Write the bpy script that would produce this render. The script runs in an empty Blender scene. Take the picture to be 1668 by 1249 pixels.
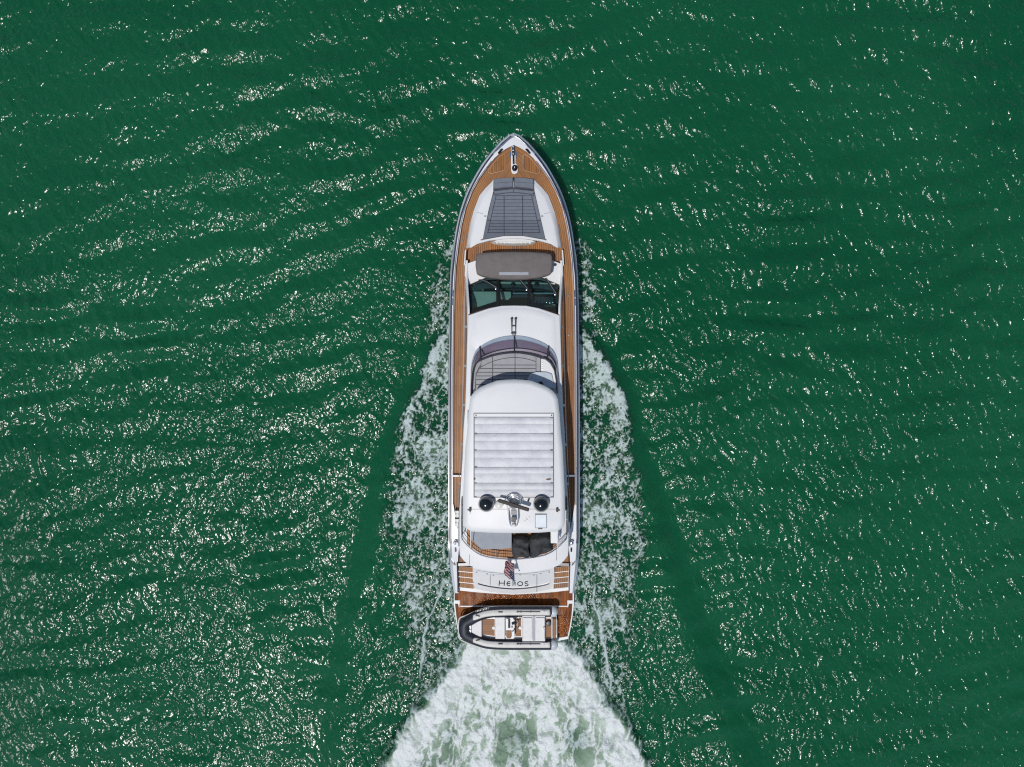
import bpy, math, random
import numpy as np
from mathutils import Vector, Matrix

random.seed(7)
rng = np.random.default_rng(11)
scene = bpy.context.scene

# ---------------------------------------------------------------- camera, sky, sun, exposure
CAM_H = 34.9                      # drone height above the water (m)
FPX = 1112.0                      # focal length in pixels of the 1668 px wide photograph (24 mm equivalent)
cam = bpy.data.cameras.new('camera')
cam.sensor_fit = 'HORIZONTAL'; cam.sensor_width = 36.0
cam.lens = 36.0 * FPX / 1668.0
cam.clip_start = 0.5; cam.clip_end = 12000
camo = bpy.data.objects.new('camera', cam)
scene.collection.objects.link(camo)
camo.location = (0, 0, CAM_H)
scene.camera = camo

TANX, TANY = 0.20, 0.32           # shadow offset per metre of height (right, towards the bow)
zen = math.atan(math.hypot(TANX, TANY))
sun_dir = Vector((-TANX, -TANY, 1)).normalized()      # towards the sun
world = bpy.data.worlds.new('World'); scene.world = world
world.use_nodes = True
wn = world.node_tree.nodes; wl = world.node_tree.links
wn.clear()
sky = wn.new('ShaderNodeTexSky'); sky.sky_type = 'NISHITA'; sky.sun_disc = False
sky.sun_elevation = math.pi / 2 - zen
sky.sun_rotation = math.atan2(sun_dir.x, sun_dir.y)
sky.air_density = 1.0; sky.dust_density = 1.0; sky.ozone_density = 1.0
bg = wn.new('ShaderNodeBackground'); bg.inputs['Strength'].default_value = 0.085
wo = wn.new('ShaderNodeOutputWorld')
wl.new(sky.outputs[0], bg.inputs[0]); wl.new(bg.outputs[0], wo.inputs[0])
sl = bpy.data.lights.new('sun', 'SUN'); sl.energy = 3.0; sl.angle = math.radians(0.53)
sl.color = (1.0, 0.965, 0.91)
so = bpy.data.objects.new('sun', sl); scene.collection.objects.link(so)
so.rotation_euler = sun_dir.to_track_quat('Z', 'Y').to_euler()
so.location = sun_dir * 60
scene.view_settings.view_transform = 'Standard'
scene.view_settings.look = 'None'
scene.view_settings.gamma = 1.0
scene.view_settings.exposure = -0.12
scene.view_settings.use_curve_mapping = False
scene.cycles.use_denoising = False
scene.cycles.sample_clamp_direct = 12.0
scene.cycles.sample_clamp_indirect = 4.0
scene.cycles.max_bounces = 8
scene.cycles.transparent_max_bounces = 12
scene.cycles.filter_width = 1.2

# ---------------------------------------------------------------- helpers
XC = 837.2                        # the yacht's centre line in the photograph
def P(px, py, z):
    return ((px - 834.0) / FPX * (CAM_H - z), (624.5 - py) / FPX * (CAM_H - z), z)
def zc(oy):                       # coordinates measured on enlarged strips of the photograph
    return lambda u, v: (720 + u / 6.246, oy + v / 6.246)
Z1, Z2, Z3, Z4, Z5, Z6 = (zc(o) for o in (200, 380, 530, 660, 780, 900))
def I(y, xs, ys): return float(np.interp(y, xs, ys))
def sstep(a, b, x):
    t = np.clip((x - a) / (b - a), 0, 1); return t * t * (3 - 2 * t)

def tag(o, label=None, cat=None, group=None, kind=None):
    if label: o['label'] = label
    if cat: o['category'] = cat
    if group: o['group'] = group
    if kind: o['kind'] = kind
    return o
def empty(name, loc):
    o = bpy.data.objects.new(name, None); scene.collection.objects.link(o)
    o.location = loc; o.empty_display_size = 0.2
    return o
def world_loc(o):
    l = Vector(o.location)
    while o.parent: o = o.parent; l += Vector(o.location)
    return l

class MB:
    def __init__(s): s.v = []; s.f = []; s.uv = []
    def add(s, vs, fs, uvs=None):
        n = len(s.v); s.v += [tuple(p) for p in vs]; s.f += [tuple(i + n for i in f) for f in fs]
        s.uv += uvs if uvs else [(p[0], p[1]) for p in vs]
        return s
    def ringloft(s, rings, closed=True, cap0=False, cap1=False):
        n = len(rings[0]); vs = [p for r in rings for p in r]; fs = []
        for i in range(len(rings) - 1):
            for j in range(n if closed else n - 1):
                a = i * n + j; b = i * n + (j + 1) % n
                fs.append((a, b, b + n, a + n))
        if cap0: fs.append(tuple(range(n))[::-1])
        if cap1: fs.append(tuple(range((len(rings) - 1) * n, len(rings) * n)))
        return s.add(vs, fs)
    def prism(s, poly, z0, z1):          # poly: world (x, y)
        if area(poly) < 0: poly = poly[::-1]
        return s.ringloft([[(x, y, z0) for x, y in poly], [(x, y, z1) for x, y in poly]], True, True, True)
    def pprism(s, ppoly, z0, z1):        # poly in photo pixels, read at height z1
        return s.prism([P(a, b, z1)[:2] for a, b in ppoly], z0, z1)
    def taper(s, ppoly, z0, z1, inset):  # raised pad with inset top
        poly = [P(a, b, z0)[:2] for a, b in ppoly]
        if area(poly) < 0: poly = poly[::-1]
        return s.ringloft([[(x, y, z0) for x, y in poly], [(x, y, z0 + (z1 - z0) * .6) for x, y in offset(poly, -inset * .25)],
                           [(x, y, z1) for x, y in offset(poly, -inset)]], True, True, True)
    def box(s, c, size, rz=0.0):
        hx, hy, hz = (q / 2 for q in size); cs, sn = math.cos(rz), math.sin(rz)
        vs = []
        for z in (-hz, hz):
            for x, y in ((-hx, -hy), (hx, -hy), (hx, hy), (-hx, hy)):
                vs.append((c[0] + x * cs - y * sn, c[1] + x * sn + y * cs, c[2] + z))
        return s.add(vs, [(3, 2, 1, 0), (4, 5, 6, 7), (0, 1, 5, 4), (1, 2, 6, 5), (2, 3, 7, 6), (3, 0, 4, 7)])
    def tube(s, pts, r, n=8, closed=False):
        pts = [Vector(p) for p in pts]; rings = []
        m = len(pts)
        rr = r if hasattr(r, '__len__') else [r] * m
        for i, p in enumerate(pts):
            if closed: d = pts[(i + 1) % m] - pts[i - 1]
            else: d = pts[min(i + 1, m - 1)] - pts[max(i - 1, 0)]
            d.normalize()
            up = Vector((0, 0, 1)) if abs(d.z) < .95 else Vector((1, 0, 0))
            a = d.cross(up).normalized(); b = a.cross(d)
            rings.append([tuple(p + (a * math.cos(t) + b * math.sin(t)) * rr[i]) for t in [2 * math.pi * k / n for k in range(n)]])
        if closed: rings.append(rings[0])
        return s.ringloft(rings, True, not closed, not closed)
    def lathe(s, c, prof, n=24, sx=1.0, sy=1.0):
        rings = [[(c[0] + r * sx * math.cos(2 * math.pi * k / n), c[1] + r * sy * math.sin(2 * math.pi * k / n), c[2] + z) for k in range(n)] for r, z in prof]
        return s.ringloft(rings, True, True, True)
    def build(s, name, mat, parent=None, smooth=None, bevel=0, seg=2, solid=0, kind=None):
        V = np.array(s.v); c = (V.min(0) + V.max(0)) / 2; c[2] = V[:, 2].min()
        me = bpy.data.meshes.new(name)
        me.from_pydata([tuple(p) for p in (V - c)], [], s.f)
        uvl = me.uv_layers.new(name='UVMap')
        li = np.zeros(len(me.loops), dtype=np.int32); me.loops.foreach_get('vertex_index', li)
        uvl.data.foreach_set('uv', np.array(s.uv, dtype=np.float32)[li].ravel())
        me.materials.append(mat)
        if smooth:
            me.polygons.foreach_set('use_smooth', [True] * len(me.polygons))
            me.set_sharp_from_angle(angle=math.radians(smooth))
        me.validate(); me.update()
        o = bpy.data.objects.new(name, me); scene.collection.objects.link(o)
        o.location = Vector(c)
        if parent:
            o.parent = parent; o.location = Vector(c) - world_loc(parent)
        if solid:
            m = o.modifiers.new('solid', 'SOLIDIFY'); m.thickness = solid; m.offset = 0
        if bevel:
            m = o.modifiers.new('bevel', 'BEVEL'); m.width = bevel; m.segments = seg; m.limit_method = 'ANGLE'
            m.angle_limit = math.radians(30); m.harden_normals = True
            me.polygons.foreach_set('use_smooth', [True] * len(me.polygons))
            if not smooth: me.set_sharp_from_angle(angle=math.radians(30))
        if kind: o['kind'] = kind
        return o

def area(p):
    return 0.5 * sum(p[i][0] * p[(i + 1) % len(p)][1] - p[(i + 1) % len(p)][0] * p[i][1] for i in range(len(p)))
def offset(poly, d):                     # ccw polygon grown by d (negative shrinks)
    n = len(poly); out = []
    for i in range(n):
        p0 = Vector(poly[i - 1]); p1 = Vector(poly[i]); p2 = Vector(poly[(i + 1) % n])
        e1 = (p1 - p0).normalized(); e2 = (p2 - p1).normalized()
        n1 = Vector((e1.y, -e1.x)); n2 = Vector((e2.y, -e2.x))
        b = n1 + n2
        if b.length < 1e-6: b = n1
        b.normalize(); k = max(b.dot(n1), .45)
        out.append(tuple(p1 + b * (d / k)))
    return out
def mirror(half):                        # [(half px, py)] from bow to stern -> closed pixel outline
    L = [(XC - h, y) for h, y in half]; R = [(XC + h, y) for h, y in half]
    if abs(half[0][0]) < .01: R = R[1:]
    if abs(half[-1][0]) < .01: R = R[:-1]
    return L + R[::-1]
def smoothline(pts, k=6):                # Catmull-Rom through points of any dimension
    pts = [np.array(p, float) for p in pts]; out = []
    for i in range(len(pts) - 1):
        p0 = pts[max(i - 1, 0)]; p1 = pts[i]; p2 = pts[i + 1]; p3 = pts[min(i + 2, len(pts) - 1)]
        for j in range(k):
            t = j / k
            out.append(tuple(.5 * (2 * p1 + (p2 - p0) * t + (2 * p0 - 5 * p1 + 4 * p2 - p3) * t * t + (3 * p1 - p0 - 3 * p2 + p3) * t ** 3)))
    out.append(tuple(pts[-1])); return out

# ---------------------------------------------------------------- materials
def base_mat(name):
    m = bpy.data.materials.new(name); m.use_nodes = True
    nt = m.node_tree; b = nt.nodes['Principled BSDF']
    return m, nt, b
def mth(nt, op, a, b=None, c=None):
    n = nt.nodes.new('ShaderNodeMath'); n.operation = op
    for i, q in enumerate((a, b, c)):
        if q is None: continue
        if isinstance(q, (int, float)): n.inputs[i].default_value = q
        else: nt.links.new(q, n.inputs[i])
    return n.outputs[0]
def mixc(nt, f, a, b):
    n = nt.nodes.new('ShaderNodeMix'); n.data_type = 'RGBA'
    for i, q in ((0, f), (6, a), (7, b)):
        if isinstance(q, (int, float)): n.inputs[i].default_value = q
        elif isinstance(q, tuple): n.inputs[i].default_value = (*q, 1)
        else: nt.links.new(q, n.inputs[i])
    return n.outputs[2]
def noise(nt, scale, detail=3, vec=None, rough=.5, dist=0.0):
    n = nt.nodes.new('ShaderNodeTexNoise'); n.inputs['Scale'].default_value = scale
    n.inputs['Detail'].default_value = detail; n.inputs['Roughness'].default_value = rough
    n.inputs['Distortion'].default_value = dist
    if vec is None:
        g = nt.nodes.new('ShaderNodeNewGeometry'); vec = g.outputs['Position']
    nt.links.new(vec, n.inputs['Vector'])
    return n.outputs['Fac']
def ramp(nt, f, lo, hi):
    n = nt.nodes.new('ShaderNodeMapRange'); n.interpolation_type = 'SMOOTHSTEP'
    n.inputs['From Min'].default_value = lo; n.inputs['From Max'].default_value = hi
    nt.links.new(f, n.inputs['Value']); return n.outputs['Result']
def bump(nt, b, h, dist, strength=1.0):
    n = nt.nodes.new('ShaderNodeBump'); n.inputs['Distance'].default_value = dist; n.inputs['Strength'].default_value = strength
    nt.links.new(h, n.inputs['Height']); nt.links.new(n.outputs[0], b.inputs['Normal']); return n
def simple(name, col, rough=.4, metal=0.0, coat=0.0, var=.08, scale=2.5, bmp=0.0, bscale=40, spec=.5):
    m, nt, b = base_mat(name)
    f = noise(nt, scale, 4)
    c2 = tuple(q * (1 - var) for q in col); c1 = tuple(min(q * (1 + var), 1) for q in col)
    nt.links.new(mixc(nt, ramp(nt, f, .3, .7), c2, c1), b.inputs['Base Color'])
    b.inputs['Roughness'].default_value = rough; b.inputs['Metallic'].default_value = metal
    b.inputs['Coat Weight'].default_value = coat; b.inputs['Specular IOR Level'].default_value = spec
    if bmp: bump(nt, b, noise(nt, bscale, 3), bmp)
    return m
def teak(name, c1, c2, pitch, axis='x', rough=.55, wet=False, caulk=(.03, .02, .015), uv=False, cw=.14):
    m, nt, b = base_mat(name)
    if uv:
        t = nt.nodes.new('ShaderNodeUVMap'); t.uv_map = 'UVMap'; vec = t.outputs[0]
    else:
        vec = nt.nodes.new('ShaderNodeNewGeometry').outputs['Position']
    sp = nt.nodes.new('ShaderNodeSeparateXYZ'); nt.links.new(vec, sp.inputs[0])
    u, v = (sp.outputs[0], sp.outputs[1]) if axis == 'x' else (sp.outputs[1], sp.outputs[0])
    q = mth(nt, 'DIVIDE', u, pitch); fl = mth(nt, 'FLOOR', q); fr = mth(nt, 'SUBTRACT', q, fl)
    w1 = nt.nodes.new('ShaderNodeTexWhiteNoise'); w1.noise_dimensions = '1D'; nt.links.new(fl, w1.inputs['W'])
    vv = mth(nt, 'FLOOR', mth(nt, 'ADD', mth(nt, 'DIVIDE', v, 1.9), mth(nt, 'MULTIPLY', w1.outputs['Value'], 7)))
    cb = nt.nodes.new('ShaderNodeCombineXYZ'); nt.links.new(fl, cb.inputs[0]); nt.links.new(vv, cb.inputs[1])
    w2 = nt.nodes.new('ShaderNodeTexWhiteNoise'); w2.noise_dimensions = '2D'; nt.links.new(cb.outputs[0], w2.inputs['Vector'])
    g = nt.nodes.new('ShaderNodeCombineXYZ')
    nt.links.new(mth(nt, 'MULTIPLY', u, 60), g.inputs[0]); nt.links.new(mth(nt, 'MULTIPLY', v, 3), g.inputs[1])
    grain = noise(nt, 1.0, 3, g.outputs[0])
    blot = noise(nt, 1.6, 4)
    f = mth(nt, 'ADD', mth(nt, 'MULTIPLY', w2.outputs['Value'], .6), mth(nt, 'MULTIPLY', grain, .4))
    f = mth(nt, 'ADD', f, mth(nt, 'SUBTRACT', mth(nt, 'MULTIPLY', blot, .9), .45))
    col = mixc(nt, f, c1, c2)
    line = mth(nt, 'LESS_THAN', fr, cw)
    col = mixc(nt, line, col, caulk)
    nt.links.new(col, b.inputs['Base Color'])
    if wet:
        # puddles: one across the middle by the transom, one in the aft right corner
        gp_ = nt.nodes.new('ShaderNodeNewGeometry').outputs['Position']; nn = noise(nt, 2.2, 3)
        masks = []
        for cx, cy, rx, ry in ((-.05, -10.95, 2.6, .75), (2.6, -12.2, .75, .95)):
            mp = nt.nodes.new('ShaderNodeMapping'); mp.inputs['Location'].default_value = (-cx / rx, -cy / ry, 0); mp.inputs['Scale'].default_value = (1 / rx, 1 / ry, 0)
            nt.links.new(gp_, mp.inputs['Vector'])
            ln = nt.nodes.new('ShaderNodeVectorMath'); ln.operation = 'LENGTH'; nt.links.new(mp.outputs[0], ln.inputs[0])
            masks.append(mth(nt, 'SUBTRACT', 1.0, ramp(nt, mth(nt, 'ADD', ln.outputs['Value'], mth(nt, 'MULTIPLY', mth(nt, 'SUBTRACT', nn, .5), .9)), .45, 1.05)))
        wt = mth(nt, 'MAXIMUM', masks[0], masks[1])
        n = nt.nodes.new('ShaderNodeMapRange'); nt.links.new(wt, n.inputs['Value'])
        n.inputs['To Min'].default_value = .55; n.inputs['To Max'].default_value = .13; b.inputs['Specular IOR Level'].default_value = .4
        nt.links.new(n.outputs['Result'], b.inputs['Roughness'])
        bump(nt, b, mth(nt, 'MULTIPLY', noise(nt, 9, 3, rough=.6), wt), .055, 1.0)
        b.inputs['IOR'].default_value = 1.33
    else:
        b.inputs['Roughness'].default_value = rough
    return m
def glass(name, tint, gloss=.1, rough=.03):
    m = bpy.data.materials.new(name); m.use_nodes = True; nt = m.node_tree; nt.nodes.clear()
    out = nt.nodes.new('ShaderNodeOutputMaterial')
    tr = nt.nodes.new('ShaderNodeBsdfTransparent')
    nt.links.new(mixc(nt, noise(nt, .8, 2), tint, tuple(q * .8 for q in tint)), tr.inputs[0])
    gl = nt.nodes.new('ShaderNodeBsdfGlossy'); gl.inputs['Roughness'].default_value = rough
    lw = nt.nodes.new('ShaderNodeLayerWeight')
    mx = nt.nodes.new('ShaderNodeMixShader'); nt.links.new(mth(nt, 'ADD', mth(nt, 'MULTIPLY', mth(nt, 'POWER', lw.outputs['Facing'], 4.0), .7), gloss), mx.inputs[0])
    nt.links.new(tr.outputs[0], mx.inputs[1]); nt.links.new(gl.outputs[0], mx.inputs[2]); nt.links.new(mx.outputs[0], out.inputs[0])
    return m

M = {}
M['gel'] = simple('white_gelcoat', (.725, .73, .74), .42, spec=.35, var=.02, scale=.9)
M['gel2'] = simple('cream_gelcoat', (.74, .73, .70), .35, coat=.2, var=.03)
M['hull'] = simple('hull_paint', (.72, .73, .76), .3, spec=.4, var=.02, scale=.6)
M['navy'] = simple('navy_trim', (.012, .016, .05), .3, var=.1)
M['black'] = simple('black_rubber', (.012, .012, .014), .55, var=.2)
M['gloss_black'] = simple('gloss_black', (.008, .009, .012), .12, coat=.6, var=.2)
M['dark'] = simple('dark_plastic', (.03, .032, .04), .4, var=.2)
M['grey'] = simple('grey_plastic', (.22, .23, .25), .45, var=.08)
M['chrome'] = simple('stainless_steel', (.72, .73, .75), .14, metal=1.0, var=.04)
M['cush'] = simple('grey_cushion', (.150, .168, .205), .8, var=.06, scale=5, bmp=.006, bscale=30)
M['cushd'] = simple('grey_cushion_dark', (.118, .132, .165), .8, var=.06, scale=5, bmp=.006, bscale=30)
M['seam'] = simple('seam', (.05, .056, .07), .9, var=.1)
M['taupe'] = simple('taupe_canvas', (.155, .138, .132), .85, var=.07, scale=3, bmp=.02, bscale=5)
M['charcoal'] = simple('charcoal_canvas', (.042, .043, .047), .8, var=.22, scale=5, bmp=.05, bscale=4)
M['palegrey'] = simple('pale_grey_cover', (.30, .33, .37), .75, var=.05, scale=3, bmp=.01, bscale=8)
M['flygrey'] = simple('flybridge_cushion', (.33, .33, .35), .75, var=.05, scale=4, bmp=.006, bscale=25)
M['cream'] = simple('cream_leather', (.62, .60, .47), .5, var=.05)
M['interior'] = simple('interior_navy', (.02, .03, .045), .5, var=.2)
M['vinyl'] = simple('white_vinyl', (.66, .66, .66), .5, var=.05, scale=5, bmp=.006, bscale=18)
M['hyp'] = simple('black_hypalon', (.014, .018, .032), .55, var=.25, scale=4)
M['hyplight'] = simple('light_grey_hypalon', (.62, .61, .58), .5, var=.05, scale=4)
M['liner'] = simple('tender_liner', (.72, .72, .70), .35, var=.03)
M['winside'] = simple('side_window_glass', (.016, .028, .04), .05, coat=.5, var=.15, spec=.9)
M['teak'] = teak('teak_side_deck', (.38, .160, .036), (.20, .074, .015), .082, uv=True, cw=.2)
M['teakx'] = teak('teak_floor', (.42, .175, .045), (.24, .085, .020), .10, cw=.22)
M['teakdark'] = teak('teak_tread', (.36, .150, .030), (.20, .07, .012), .10, cw=.2)
M['teakwet'] = teak('teak_wet', (.30, .085, .008), (.055, .012, .003), .13, wet=True, cw=.08, caulk=(.03, .012, .008))
M['teakt'] = teak('teak_tender', (.30, .125, .035), (.21, .08, .022), .085, axis='y', cw=.14)
M['glass'] = glass('windscreen_glass', (.40, .62, .66), .05)
M['smoke'] = glass('smoked_screen', (.50, .44, .54), .07)

# fabric of the folding sunroof: soiled, wrinkled white canvas
m, nt, b = base_mat('sunroof_canvas')
d1 = noise(nt, 2.2, 5, rough=.65); d2 = noise(nt, 9, 4, rough=.6, dist=1.5)
c = mixc(nt, ramp(nt, d1, .35, .7), (.68, .69, .71), (.58, .59, .62))
c = mixc(nt, mth(nt, 'MULTIPLY', ramp(nt, d2, .6, .8), .25), c, (.34, .33, .33))
nt.links.new(c, b.inputs['Base Color']); b.inputs['Roughness'].default_value = .7
bump(nt, b, noise(nt, 5, 4, rough=.6, dist=2.0), .03, .6)
M['canvas'] = m

# ---------------------------------------------------------------- water: one sheet to the horizon with real waves
def perlin(x, y, seed):
    r = np.random.default_rng(seed); perm = r.permutation(512); ang = r.random(512) * 2 * np.pi
    gx, gy = np.cos(ang), np.sin(ang)
    xi = np.floor(x).astype(np.int64); yi = np.floor(y).astype(np.int64); xf = x - xi; yf = y - yi
    def g(i, j, a, b):
        h = perm[(perm[i & 511] + j) & 511]; return gx[h] * a + gy[h] * b
    u = xf ** 3 * (xf * (xf * 6 - 15) + 10); v = yf ** 3 * (yf * (yf * 6 - 15) + 10)
    n00 = g(xi, yi, xf, yf); n10 = g(xi + 1, yi, xf - 1, yf); n01 = g(xi, yi + 1, xf, yf - 1); n11 = g(xi + 1, yi + 1, xf - 1, yf - 1)
    return ((n00 * (1 - u) + n10 * u) * (1 - v) + (n01 * (1 - u) + n11 * u) * v) * 1.41
def fbm(x, y, o, seed, gain=.5):
    s = 0; a = 1; t = 0
    for k in range(o):
        s = s + a * perlin(x * 2 ** k, y * 2 ** k, seed + k); t += a; a *= gain
    return s / t
def W(px, py):                     # photo pixel -> water level
    return ((px - 834.0) / FPX * CAM_H, (624.5 - py) / FPX * CAM_H)
PXM = FPX / CAM_H                  # pixels per metre at water level

waves = []
wr = np.random.default_rng(5)
for k in range(44):
    if k < 22: L = wr.uniform(1.15, 2.1); slope = .067; sd = 14
    elif k < 38: L = wr.uniform(.5, 1.1); slope = .032; sd = 30
    else: L = wr.uniform(2.8, 5.0); slope = .020; sd = 18
    th = math.radians(90 + 4 + wr.normal(0, sd))
    if 30 <= k < 38: th = math.radians(30 + wr.normal(0, 13)); L = wr.uniform(.42, .9); slope = .062   # cross chop
    waves.append((2 * math.pi / L * math.cos(th), 2 * math.pi / L * math.sin(th), slope * L / (2 * math.pi), wr.uniform(0, 6.28)))
def ridge_line(px, py, pts):       # signed distance (m) left of a polyline given by px as function of py
    ys = [p[1] for p in pts]; xs = [p[0] for p in pts]
    return (px - np.interp(py, ys, xs)) / PXM
CREST_L = [(738, 470), (700, 562), (655, 672), (628, 748), (598, 850), (578, 930), (545, 1060), (500, 1249), (440, 1500)]
CREST_R = [(940, 470), (975, 562), (1022, 660), (1048, 748), (1085, 850), (1108, 930), (1150, 1060), (1195, 1249), (1260, 1500)]
CALM_L = [(742, 500), (733, 522), (700, 560), (680, 615), (655, 660), (636, 708), (622, 745), (605, 810), (591, 880), (575, 950), (560, 1016), (545, 1100), (530, 1200), (510, 1320)]
CALM_R = [(936, 500), (947, 522), (985, 570), (1023, 640), (1037, 705), (1060, 780), (1085, 850), (1107, 919), (1137, 1010), (1167, 1085), (1204, 1170), (1260, 1320)]
def calm_field(x, y):              # smooth steep outer faces of the two bow waves
    px = x * PXM + 834; py = 624.5 - y * PXM
    wob = fbm(x * .45, y * .45, 4, 301, .6) * .9
    w = np.interp(py, [520, 700, 900, 1249], [.30, .45, .75, .95]); out = 0
    for pts, sg in ((CALM_L, -1), (CALM_R, 1)):
        d = ridge_line(px, py, pts) * sg + wob
        out = out + np.exp(-np.abs(d / w) ** 3)
    out = out * np.clip(.72 + 1.1 * fbm(x * .3, y * .3, 3, 311), .15, 1)
    return out * sstep(510, 560, py) * (1 - sstep(1330, 1500, py))
def gust_field(x, y):              # a wind-ruffled, finely rough patch by the lower left
    px = x * PXM + 834; py = 624.5 - y * PXM
    n = fbm(x * .35, y * .8, 4, 321, .6)
    return sstep(.2, .9, (1 - sstep(0, 150, px + 60 * n)) * sstep(600, 900, py + 90 * n) + .5 * n * (px < 260)) * (px > -400)
def water_h(x, y):
    px = x * PXM + 834; py = 624.5 - y * PXM
    fade = np.exp(-(np.maximum(np.abs(x) - 29, 0) + np.maximum(np.abs(y) - 23, 0)) / 7)
    wx = x + 1.2 * fbm(x * .12, y * .12, 2, 41); wy = y + 1.0 * fbm(x * .10, y * .14, 2, 51)
    patch = .75 + .85 * fbm(x * .07, y * .11, 3, 61)
    patch = np.clip(patch, .3, 1.5)
    h = np.zeros_like(x)
    for kx, ky, a, p in waves: h += a * np.sin(kx * wx + ky * wy + p)
    calm = calm_field(x, y)
    h = h * patch * fade * (1 - .70 * calm)
    # the yacht's diverging bow waves and the flattened water inside them
    on = sstep(440, 560, py)
    for pts, sg in ((CREST_L, -1), (CREST_R, 1)):
        d = ridge_line(px, py, pts) * sg                 # + outside
        d = ridge_line(px, py, CALM_L if sg < 0 else CALM_R) * sg
        amp = on * .30 * np.exp(-np.maximum(py - 900, 0) / 700)
        w = np.interp(py, [520, 700, 900, 1249], [.40, .6, .9, 1.1])
        h += amp * (np.exp(-((d + w) / w) ** 2) - .5 * np.exp(-((d - w) / w) ** 2)) * fade
        for k in (1, 2, 3):                              # followers inside the wedge
            h += amp * .16 / k * np.exp(-((d + w + 1.7 * k) / .5) ** 2) * fade
    return h

def axis(core, step, far):
    c = np.arange(-core, core + step / 2, step); out = []; s = step; p = core
    while p < far:
        s *= 1.28; p += s; out.append(p)
    out = np.array(out); return np.concatenate([-out[::-1], c, out])
def grid_mesh(name, xs, ys, Z, keep=None, attrs=None):
    nx, ny = len(xs), len(ys); X, Y = np.meshgrid(xs, ys)
    co = np.stack([X, Y, Z], -1).reshape(-1, 3).astype(np.float32)
    idx = np.arange(nx * ny).reshape(ny, nx)
    q = np.stack([idx[:-1, :-1], idx[:-1, 1:], idx[1:, 1:], idx[1:, :-1]], -1).reshape(-1, 4)
    if keep is not None:
        kc = (keep[:-1, :-1] | keep[:-1, 1:] | keep[1:, 1:] | keep[1:, :-1]).reshape(-1)
        q = q[kc]; used = np.unique(q); rem = np.zeros(nx * ny, dtype=np.int64); rem[used] = np.arange(len(used))
        q = rem[q]; co = co[used]
    else: used = None
    me = bpy.data.meshes.new(name)
    me.vertices.add(len(co)); me.vertices.foreach_set('co', co.ravel())
    me.loops.add(q.size); me.loops.foreach_set('vertex_index', q.ravel().astype(np.int32))
    me.polygons.add(len(q)); me.polygons.foreach_set('loop_start', np.arange(0, q.size, 4, dtype=np.int32))
    me.polygons.foreach_set('use_smooth', np.ones(len(q), dtype=bool))
    for k, a in (attrs or {}).items():
        at = me.attributes.new(k, 'FLOAT', 'POINT'); d = a.reshape(-1)
        at.data.foreach_set('value', (d if used is None else d[used]).astype(np.float32))
    me.update(calc_edges=True); me.validate()
    o = bpy.data.objects.new(name, me); scene.collection.objects.link(o); return o

# bump of the small wind ripples, shared by open water and foam
def ripple_height(nt):
    g = nt.nodes.new('ShaderNodeNewGeometry'); pos = g.outputs['Position']
    def mapped(sx, sy, rz):
        ro = nt.nodes.new('ShaderNodeMapping'); ro.inputs['Rotation'].default_value = (0, 0, rz); nt.links.new(pos, ro.inputs['Vector'])
        mp = nt.nodes.new('ShaderNodeMapping'); mp.inputs['Scale'].default_value = (sx, sy, 0)
        nt.links.new(ro.outputs[0], mp.inputs['Vector']); return mp.outputs[0]
    a = noise(nt, 1.0, 1.5, mapped(2.8, 1.75, -.55), .5, .3)
    b_ = noise(nt, 1.0, 1, mapped(4.6, 3.3, .2), .5, .2)
    patch = noise(nt, .16, 3)
    pr = nt.nodes.new('ShaderNodeMapRange'); nt.links.new(patch, pr.inputs['Value'])
    pr.inputs['From Min'].default_value = .3; pr.inputs['From Max'].default_value = .7
    pr.inputs['To Min'].default_value = .55; pr.inputs['To Max'].default_value = 1.15
    h = mth(nt, 'ADD', mth(nt, 'MULTIPLY', a, .175), mth(nt, 'MULTIPLY', b_, .082))
    h = mth(nt, 'ADD', h, mth(nt, 'MULTIPLY', noise(nt, 9.0, 2), .018))
    at = nt.nodes.new('ShaderNodeAttribute'); at.attribute_name = 'calm'
    return mth(nt, 'MULTIPLY', mth(nt, 'MULTIPLY', h, pr.outputs['Result']), mth(nt, 'SUBTRACT', 1.0, mth(nt, 'MULTIPLY', at.outputs['Fac'], .62)))
WATER = (.0022, .067, .0270)
m, nt, b = base_mat('sea_water')
v1 = noise(nt, .055, 3)
nt.links.new(mixc(nt, ramp(nt, v1, .3, .7), WATER, (.0055, .086, .0355)), b.inputs['Base Color'])
ga = nt.nodes.new('ShaderNodeAttribute'); ga.attribute_name = 'gust'
nt.links.new(mth(nt, 'ADD', .17, mth(nt, 'MULTIPLY', ga.outputs['Fac'], .10)), b.inputs['Roughness']); b.inputs['IOR'].default_value = 1.333
b.inputs['Subsurface Weight'].default_value = .75; b.inputs['Subsurface Radius'].default_value = (.25, 1.0, .6); b.inputs['Subsurface Scale'].default_value = .9
b.subsurface_method = 'BURLEY'
bump(nt, b, ripple_height(nt), 1.0)
M['water'] = m
xs = axis(28.2, .085, 4200); ys = axis(21.6, .085, 4200)
X, Y = np.meshgrid(xs, ys)
wob = grid_mesh('water', xs, ys, water_h(X, Y), attrs={'calm': calm_field(X, Y), 'gust': gust_field(X, Y)}); wob.data.materials.append(M['water'])
tag(wob, 'rippled deep green sea all around the yacht', None, kind='structure')

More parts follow.
